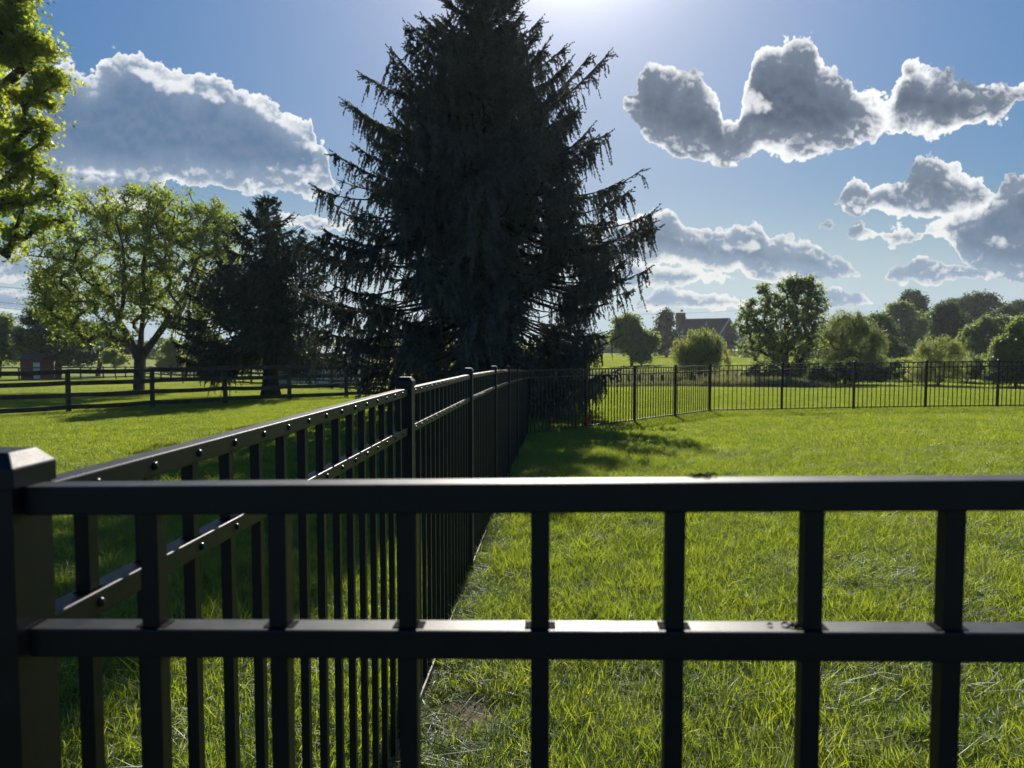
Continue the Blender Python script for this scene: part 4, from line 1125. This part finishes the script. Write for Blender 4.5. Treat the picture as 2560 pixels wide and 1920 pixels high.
D = 19.0; sm_ = D/(FPX/1.1573)
Xc = at(1045, 800, D)[0]; b0 = np.array([Xc, D, gz(Xc, D)])
def hz(y_): return at(1045, y_, D)[2]-b0[2]
lp = [(880,245),(860,285),(780,350),(650,365),(520,355),(440,340),(330,312),(235,252),(150,202),(100,142),(0,82),(-40,60),(-110,20)]
rp = [(880,245),(850,270),(740,285),(670,320),(600,335),(500,345),(400,300),(350,262),(300,245),(200,215),(140,165),(60,115),(0,72),(-40,52),(-110,18)]
lz = np.array([hz(p[0]) for p in lp]); lw = np.array([p[1]*sm_ for p in lp]); rz_ = np.array([hz(p[0]) for p in rp]); rw_ = np.array([p[1]*sm_ for p in rp])
Hs = hz(-115)
prof = lambda z: (float(np.interp(z, lz, lw)), float(np.interp(z, rz_, rw_)))
her = [(hz(350), 0.05, 3.05, 0.78, -0.02), (hz(330), 0.25, 2.7, 0.85, 0.0), (hz(260), 0.1, 1.75, 0.55, 0.02), (hz(470), 0.0, 3.95, 0.22, 0.03), (hz(560), -0.15, 4.1, 0.12, 0.03), (hz(600), 0.1, 4.2, -0.02, 0.04),
       (hz(340), 3.1, 3.4, 0.32, 0.0), (hz(430), 3.25, 3.6, 0.20, 0.02), (hz(500), 3.0, 3.7, 0.08, 0.03), (hz(255), 3.2, 2.9, 0.25, 0.0), (hz(140), 3.0, 1.5, 0.55, 0.0), (hz(690), 3.2, 4.5, -0.1, 0.05), (hz(740), 3.0, 4.5, -0.12, 0.06), (hz(640), 3.3, 4.5, -0.06, 0.05), (hz(560), 3.3, 4.5, 0.0, 0.05), (hz(620), 3.0, 4.6, -0.1, 0.06)]
spruce('spruce_tree', 'huge dark drooping spruce towering over the fence corner', b0, Hs, prof, 0.30, 64, 6, 'spruce', 101, heroes=her, step=0.034, nl=0.062, wd=0.021, lat_sp=0.122, gaps=(1.0, 7.0))

D = 30.0; s2 = D/(FPX/1.1573)
b2_ = at(585, 857, D); b2_[2] = gz(b2_[0], b2_[1])
def hz2(y_): return at(585, y_, D)[2]-b2_[2]
l2p = [(800,120),(760,165),(700,185),(620,175),(540,120),(500,65),(450,30),(432,8)]
r2p = [(800,120),(760,150),(700,140),(620,120),(540,90),(500,75),(450,35),(432,8)]
z2 = np.array([hz2(p[0]) for p in l2p]); prof2 = lambda z: (1.2*float(np.interp(z, z2, [p[1]*s2 for p in l2p])), 1.15*float(np.interp(z, z2, [p[1]*s2 for p in r2p])))
spruce('spruce_tree', 'smaller dark spruce with bare lower trunk behind the nearest board fence', b2_, hz2(428), prof2, 0.33, 40, 6, 'spruce2', 102, heroes=[(hz2(520), 2.9, 1.4, 0.5, 0.0)], step=0.06, nl=0.085, wd=0.035, hangf=0.8, clear=hz2(790), lat_sp=0.17, gaps=(1.5, 9.0))

# ------------------------------------------------------------------ buildings
def house():
    D = 150.0; s = D/(FPX/1.1573)
    c0 = at(1524, 770, D); g = gz(c0[0], c0[1])
    root = empty('brick_house', (c0[0], D, g), 'dark red brick house with grey roof and tall chimney on the rise behind the willow', 'house')
    a = math.radians(-45)
    root.rotation_euler = (0, 0, a)
    # local axes: x along the ridge, the gable at +x
    eave = at(1500, 722, D)[2]-g; ridge = at(1500, 690, D)[2]-g; Lh = 4.6; W = 3.4
    b = MB()
    # walls with gables
    def prism(b, x0, x1, y0, y1, ze, zr, z0=-1.0):
        ym = (y0+y1)/2
        v = [(x0,y0,z0),(x1,y0,z0),(x1,y1,z0),(x0,y1,z0),(x0,y0,ze),(x1,y0,ze),(x1,y1,ze),(x0,y1,ze),(x0,ym,zr),(x1,ym,zr)]
        k_ = len(b.v); b.v += v
        for f in ((0,1,5,4),(2,3,7,6),(1,2,6,9,5),(3,0,4,8,7),(4,5,9,8),(6,7,8,9)): b.f.append(tuple(k_+i for i in f))
    prism(b, -Lh, Lh, -W, W, eave, ridge-0.15)
    b.build('wall', 'brick', root)
    def roof(x0, x1, y0, y1, ze, zr, ov=0.45, th=0.18):
        ym = (y0+y1)/2; r = MB(); sl = (zr-ze)/(ym-y0)
        for sg, ye in ((-1, y0-ov), (1, y1+ov)):
            zz = ze - sl*ov
            r.quadbox([(x0-ov, ye, zz), (x1+ov, ye, zz), (x1+ov, ym, zr), (x0-ov, ym, zr), (x0-ov, ye, zz+th), (x1+ov, ye, zz+th), (x1+ov, ym, zr+th), (x0-ov, ym, zr+th)])
        ro = r.build('roof', 'roof', root)
        t = MB()
        for xx in (x0-ov-0.06, x1+ov+0.06):
            for ye in (y0-ov, y1+ov):
                t.bar((xx, ye, ze-sl*ov+0.05), (xx, ym, zr+0.05), 0.10, 0.32)
        t.build('roof_trim', 'trim', root)
        return ro
    ro = roof(-Lh, Lh, -W, W, eave, ridge)
    t = MB(); t.bar((-Lh-0.4, -W-0.52, eave-0.35), (Lh+0.4, -W-0.52, eave-0.35), 0.12, 0.2); t.build('gutter', 'trim', root)
    ch = MB(); ch.box((-Lh-0.55, -1.0, (ridge+1.4)/2), 1.3, 1.5, ridge+1.4); ch.box((-Lh-0.55, -1.0, ridge+0.4), 1.55, 1.75, 0.25)
    ch.box((-Lh-0.3, -1.0, ridge+1.8), 0.35, 0.35, 0.4)
    ch.build('chimney', 'brick', ro)
    # lower gabled wing on the gable side
    w_ = MB(); e2 = eave-3.2; r2 = eave+0.1
    prism(w_, Lh, Lh+3.0, -W+0.3, W-2.2, e2, r2-0.15); w_.build('wing_wall', 'brick', root)
    roof(Lh+0.5, Lh+3.0, -W+0.3, W-2.2, e2, r2, ov=0.4)
    def window(x, y_, z, wx, hz_, axis):
        f = MB(); g_ = MB()
        if axis == 'x':
            f.box((x, y_, z), 0.12, wx+0.3, hz_+0.3); g_.box((x+0.08, y_, z), 0.06, wx, hz_)
        else:
            f.box((x, y_, z), wx+0.3, 0.12, hz_+0.3); g_.box((x, y_-0.08, z), wx, 0.06, hz_)
        fo = f.build('window', 'trim', root); g_.build('pane', 'glass', fo)
    window(Lh+3.05, -0.9, e2-0.3, 0.9, 1.6, 'x'); window(Lh+3.05, -2.2, e2-2.6, 0.9, 1.5, 'x')
    window(Lh+0.02, 2.0, eave-0.7, 0.9, 1.3, 'x')
    for xx in (-3.8, -1.2, 1.6, 4.0): window(xx, -W-0.02, eave-1.6, 1.0, 1.5, 'y')
    for xx in (-3.8, 1.6, 4.0): window(xx, -W-0.02, eave-4.6, 1.0, 1.6, 'y')
    v = MB(); v.ring([(1.0, -1.6, ridge-1.6), (1.0, -1.6, ridge-0.5)], [0.12, 0.12], n=8); v.build('vent_pipe', 'trim', ro)
house()

def barn():
    D = 62.0
    a = at(590, 800, D); b_ = at(760, 800, D); g = min(gz(a[0], D), gz(b_[0], D)) - 0.2
    root = empty('metal_barn', (a[0], D, g), 'long pale metal barn seen between the two spruces', 'barn')
    L = b_[0]-a[0]; e = at(600, 762, D)[2]-g; W = 7.0
    n_ = int(L/0.3); m_ = MB(); pts = []
    for i in range(n_*2+1): pts.append((L*i/(n_*2), 0.0 if i % 2 else 0.045))
    for i in range(len(pts)-1):
        (x0, y0), (x1, y1) = pts[i], pts[i+1]; m_.poly([(x0, y0, 0), (x1, y1, 0), (x1, y1, e), (x0, y0, e)])
    m_.poly([(0, W, 0), (0, 0.0, 0), (0, 0.0, e), (0, W/2, e+0.4), (0, W, e)]); m_.poly([(L, 0, 0), (L, W, 0), (L, W, e), (L, W/2, e+0.4), (L, 0, e)]); m_.poly([(L, W, 0), (0, W, 0), (0, W, e), (L, W, e)])
    m_.build('wall', 'siding', root)
    r = MB()
    for y0, y1 in ((-0.4, W/2), (W+0.4, W/2)):
        z0 = e-0.17
        r.quadbox([(-0.4, y0, z0), (L+0.4, y0, z0), (L+0.4, y1, e+0.4), (-0.4, y1, e+0.4), (-0.4, y0, z0+0.12), (L+0.4, y0, z0+0.12), (L+0.4, y1, e+0.5), (-0.4, y1, e+0.5)])
    r.build('roof', 'siding', root)
    d = MB(); d.box((L*0.45, -0.06, 1.3), 3.2, 0.08, 2.5); d.build('door', 'trim', root)
barn()

def shed():
    D = 74.0
    a = at(44, 800, D); b_ = at(88, 800, D); L = b_[0]-a[0]; e = at(70, 779, D)[2]; g = gz(a[0], D)
    root = empty('garden_shed', (a[0], D, g), 'small dark red shed with a white door under the dense dark tree', 'shed')
    e -= g; W = 2.2
    m_ = MB(); m_.box((L/2, W/2, e/2), L, W, e); m_.build('wall', 'redpaint', root)
    r = MB()
    r.quadbox([(-0.15, -0.2, e+0.005), (L+0.15, -0.2, e+0.005), (L+0.15, W/2, e+0.6), (-0.15, W/2, e+0.6), (-0.15, -0.2, e+0.08), (L+0.15, -0.2, e+0.08), (L+0.15, W/2, e+0.68), (-0.15, W/2, e+0.68)])
    r.quadbox([(-0.15, W/2, e+0.6), (L+0.15, W/2, e+0.6), (L+0.15, W+0.2, e+0.005), (-0.15, W+0.2, e+0.005), (-0.15, W/2, e+0.68), (L+0.15, W/2, e+0.68), (L+0.15, W+0.2, e+0.08), (-0.15, W+0.2, e+0.08)])
    r.build('roof', 'woodrail', root)
    d = MB(); d.box((L-0.38, -0.04, e*0.46), 0.62, 0.06, e*0.88); do = d.build('door', 'trim', root)
    h = MB(); h.box((L-0.62, -0.10, e*0.45), 0.04, 0.05, 0.14); h.build('handle', 'cable', do)
shed()

# ------------------------------------------------------------------ small things
r = random.Random(4)
xs = [1562, 1590, 1608, 1630, 1656, 1668, 1690, 1705, 1745, 1768, 1792, 1815]
xs = [1500+x/3.6875 for x in (265, 370, 480, 583, 835, 870, 955, 1170, 1262, 1357, 1450)]
STK = None
for i, x_ in enumerate(xs):
    p = at(x_/1.1573, 830, 43.0); g = gz(p[0], 43.0)
    if STK is None:
        b = MB(); b.ring([(0,0,-0.3),(0.01,0,0.4),(0.03,0.01,0.85)], [0.085,0.08,0.07], n=8); STK = b.mesh('old_post', 'stake')
    o = bpy.data.objects.new('old_post', STK); col.objects.link(o); o.location = (p[0], 43.0 + r.uniform(-0.3, 0.3), g)
    o.rotation_euler = (r.uniform(-0.08, 0.08), r.uniform(-0.1, 0.1), r.uniform(0, 6)); o.scale = (1, 1, r.uniform(0.8, 1.15))
    tag(o, 'short weathered grey post in the row at the far lawn edge by the willow', 'post', 'old posts along the far lawn edge')

for (x_, y_, Y, lab) in ((1371.6, 1043, 15.3, 'smaller red marking flag standing behind the slanting fence nearer the side fence'), (1459, 1046, 14.5, 'larger red marking flag at the foot of a slanting fence post')):
    p = at(x_/1.1573, y_/1.1573, Y); g = gz(p[0], Y)
    root = empty('marking_flag', (p[0], Y, g), lab, 'flag', 'red marking flags by the fence corner')
    h = p[2]-g
    b = MB(); b.ring([(0,0,-0.05),(0.01,0,h+0.05)], [0.0025,0.0025], n=5); b.build('wire', 'cable', root)
    b = MB(); n_ = 4
    for i in range(n_):
        x0, x1 = 0.01+0.10*i/n_, 0.01+0.10*(i+1)/n_; y0, y1 = 0.02*math.sin(i*1.4), 0.02*math.sin((i+1)*1.4); dz = -0.012*i
        b.quadbox([(x0,y0,h-0.05+dz),(x1,y1,h-0.062+dz),(x1,y1+0.001,h-0.062+dz),(x0,y0+0.001,h-0.05+dz),(x0,y0,h+0.045+dz*1.5),(x1,y1,h+0.035+dz*1.5),(x1,y1+0.001,h+0.035+dz*1.5),(x0,y0+0.001,h+0.045+dz*1.5)])
    b.build('flag_sheet', 'flag', root)

# overhead wires far at the left and right
for (xa, ya, xb, yb, D, lab) in ((-60, 612, 200, 630, 120, 'topmost of three thin overhead wires at the left edge'), (-60, 646, 200, 664, 120, 'middle of three thin overhead wires at the left edge'),
                         (-60, 657, 200, 676, 120, 'lowest of three thin overhead wires at the left edge'), (1380, 679, 1700, 664, 200, 'faint overhead wire above the brick house')):
    a = at(xa, ya, D); b_ = at(xb, yb, D); b = MB(); pts = []
    for i in range(9):
        t = i/8; p = a*(1-t)+b_*t; p[2] -= 0.3*4*t*(1-t); pts.append(tuple(p))
    b.ring(pts, [0.035 if D < 150 else 0.03]*9, n=6)
    o = b.build('overhead_wire', 'cable'); tag(o, lab, 'cable', 'overhead wires')

# debris lying on the rails
def debris(x_, y_, lab, drop, dy, seed, n_=7, sc_=1.0):
    rr = random.Random(seed)
    X = None
    Yc = 0.655 + dy
    p = at(x_, y_, Yc); Xw = p[0]; Yc = 0.673 + (Xw+0.4535)*(-0.0558) + dy; p = at(x_, y_, Yc); Xw = p[0]
    z = zt_front(Xw) - drop + 0.0012
    b = MB()
    for i in range(n_):
        x0 = Xw + rr.uniform(-0.008, 0.008)*sc_; y0 = Yc + rr.uniform(-0.006, 0.004); a_ = rr.uniform(-0.6, 0.6) + (math.pi if rr.random() < 0.5 else 0); l = rr.uniform(0.004, 0.010)*sc_
        b.ring([(x0, y0, z), (x0+l*0.5*math.cos(a_), y0+l*0.5*math.sin(a_)*0.4, z+rr.uniform(0.0005, 0.003)), (x0+l*math.cos(a_), y0+l*math.sin(a_)*0.4, z)], [0.0008, 0.0012, 0.0005], n=5)
    o = b.build('leaf_crumbs', 'dryleaf'); tag(o, lab, 'debris')
debris(1515, 1030, 'dark crumbs of dry leaf lying on the back edge of the top rail', 0, 0.010, 5)
debris(1690, 1345, 'dry twig crumb lying on the lower rail against a picket', MID, 0.0, 6, n_=5, sc_=1.2)

# ------------------------------------------------------------------ haze: the evening air itself
hb = MB()
hb.quadbox([(-420, -60, -8), (420, -60, -8), (420, 420, -8), (-420, 420, -8), (-420, -60, 27), (420, -60, 27), (420, 420, 27), (-420, 420, 27)])
hm, k = mat('haze')
pv = k.n('ShaderNodeVolumePrincipled'); pv.inputs['Color'].default_value = (0.90, 0.95, 1.0, 1); pv.inputs['Density'].default_value = 0.00024; pv.inputs['Anisotropy'].default_value = 0.5
o = k.n('ShaderNodeOutputMaterial'); k.l.new(pv.outputs[0], o.inputs['Volume'])
M['haze'] = hm
ho = hb.build('haze', 'haze'); ho['kind'] = 'stuff'; ho['label'] = 'thin pale evening haze over the fields'
sc.cycles.volume_bounces = 0
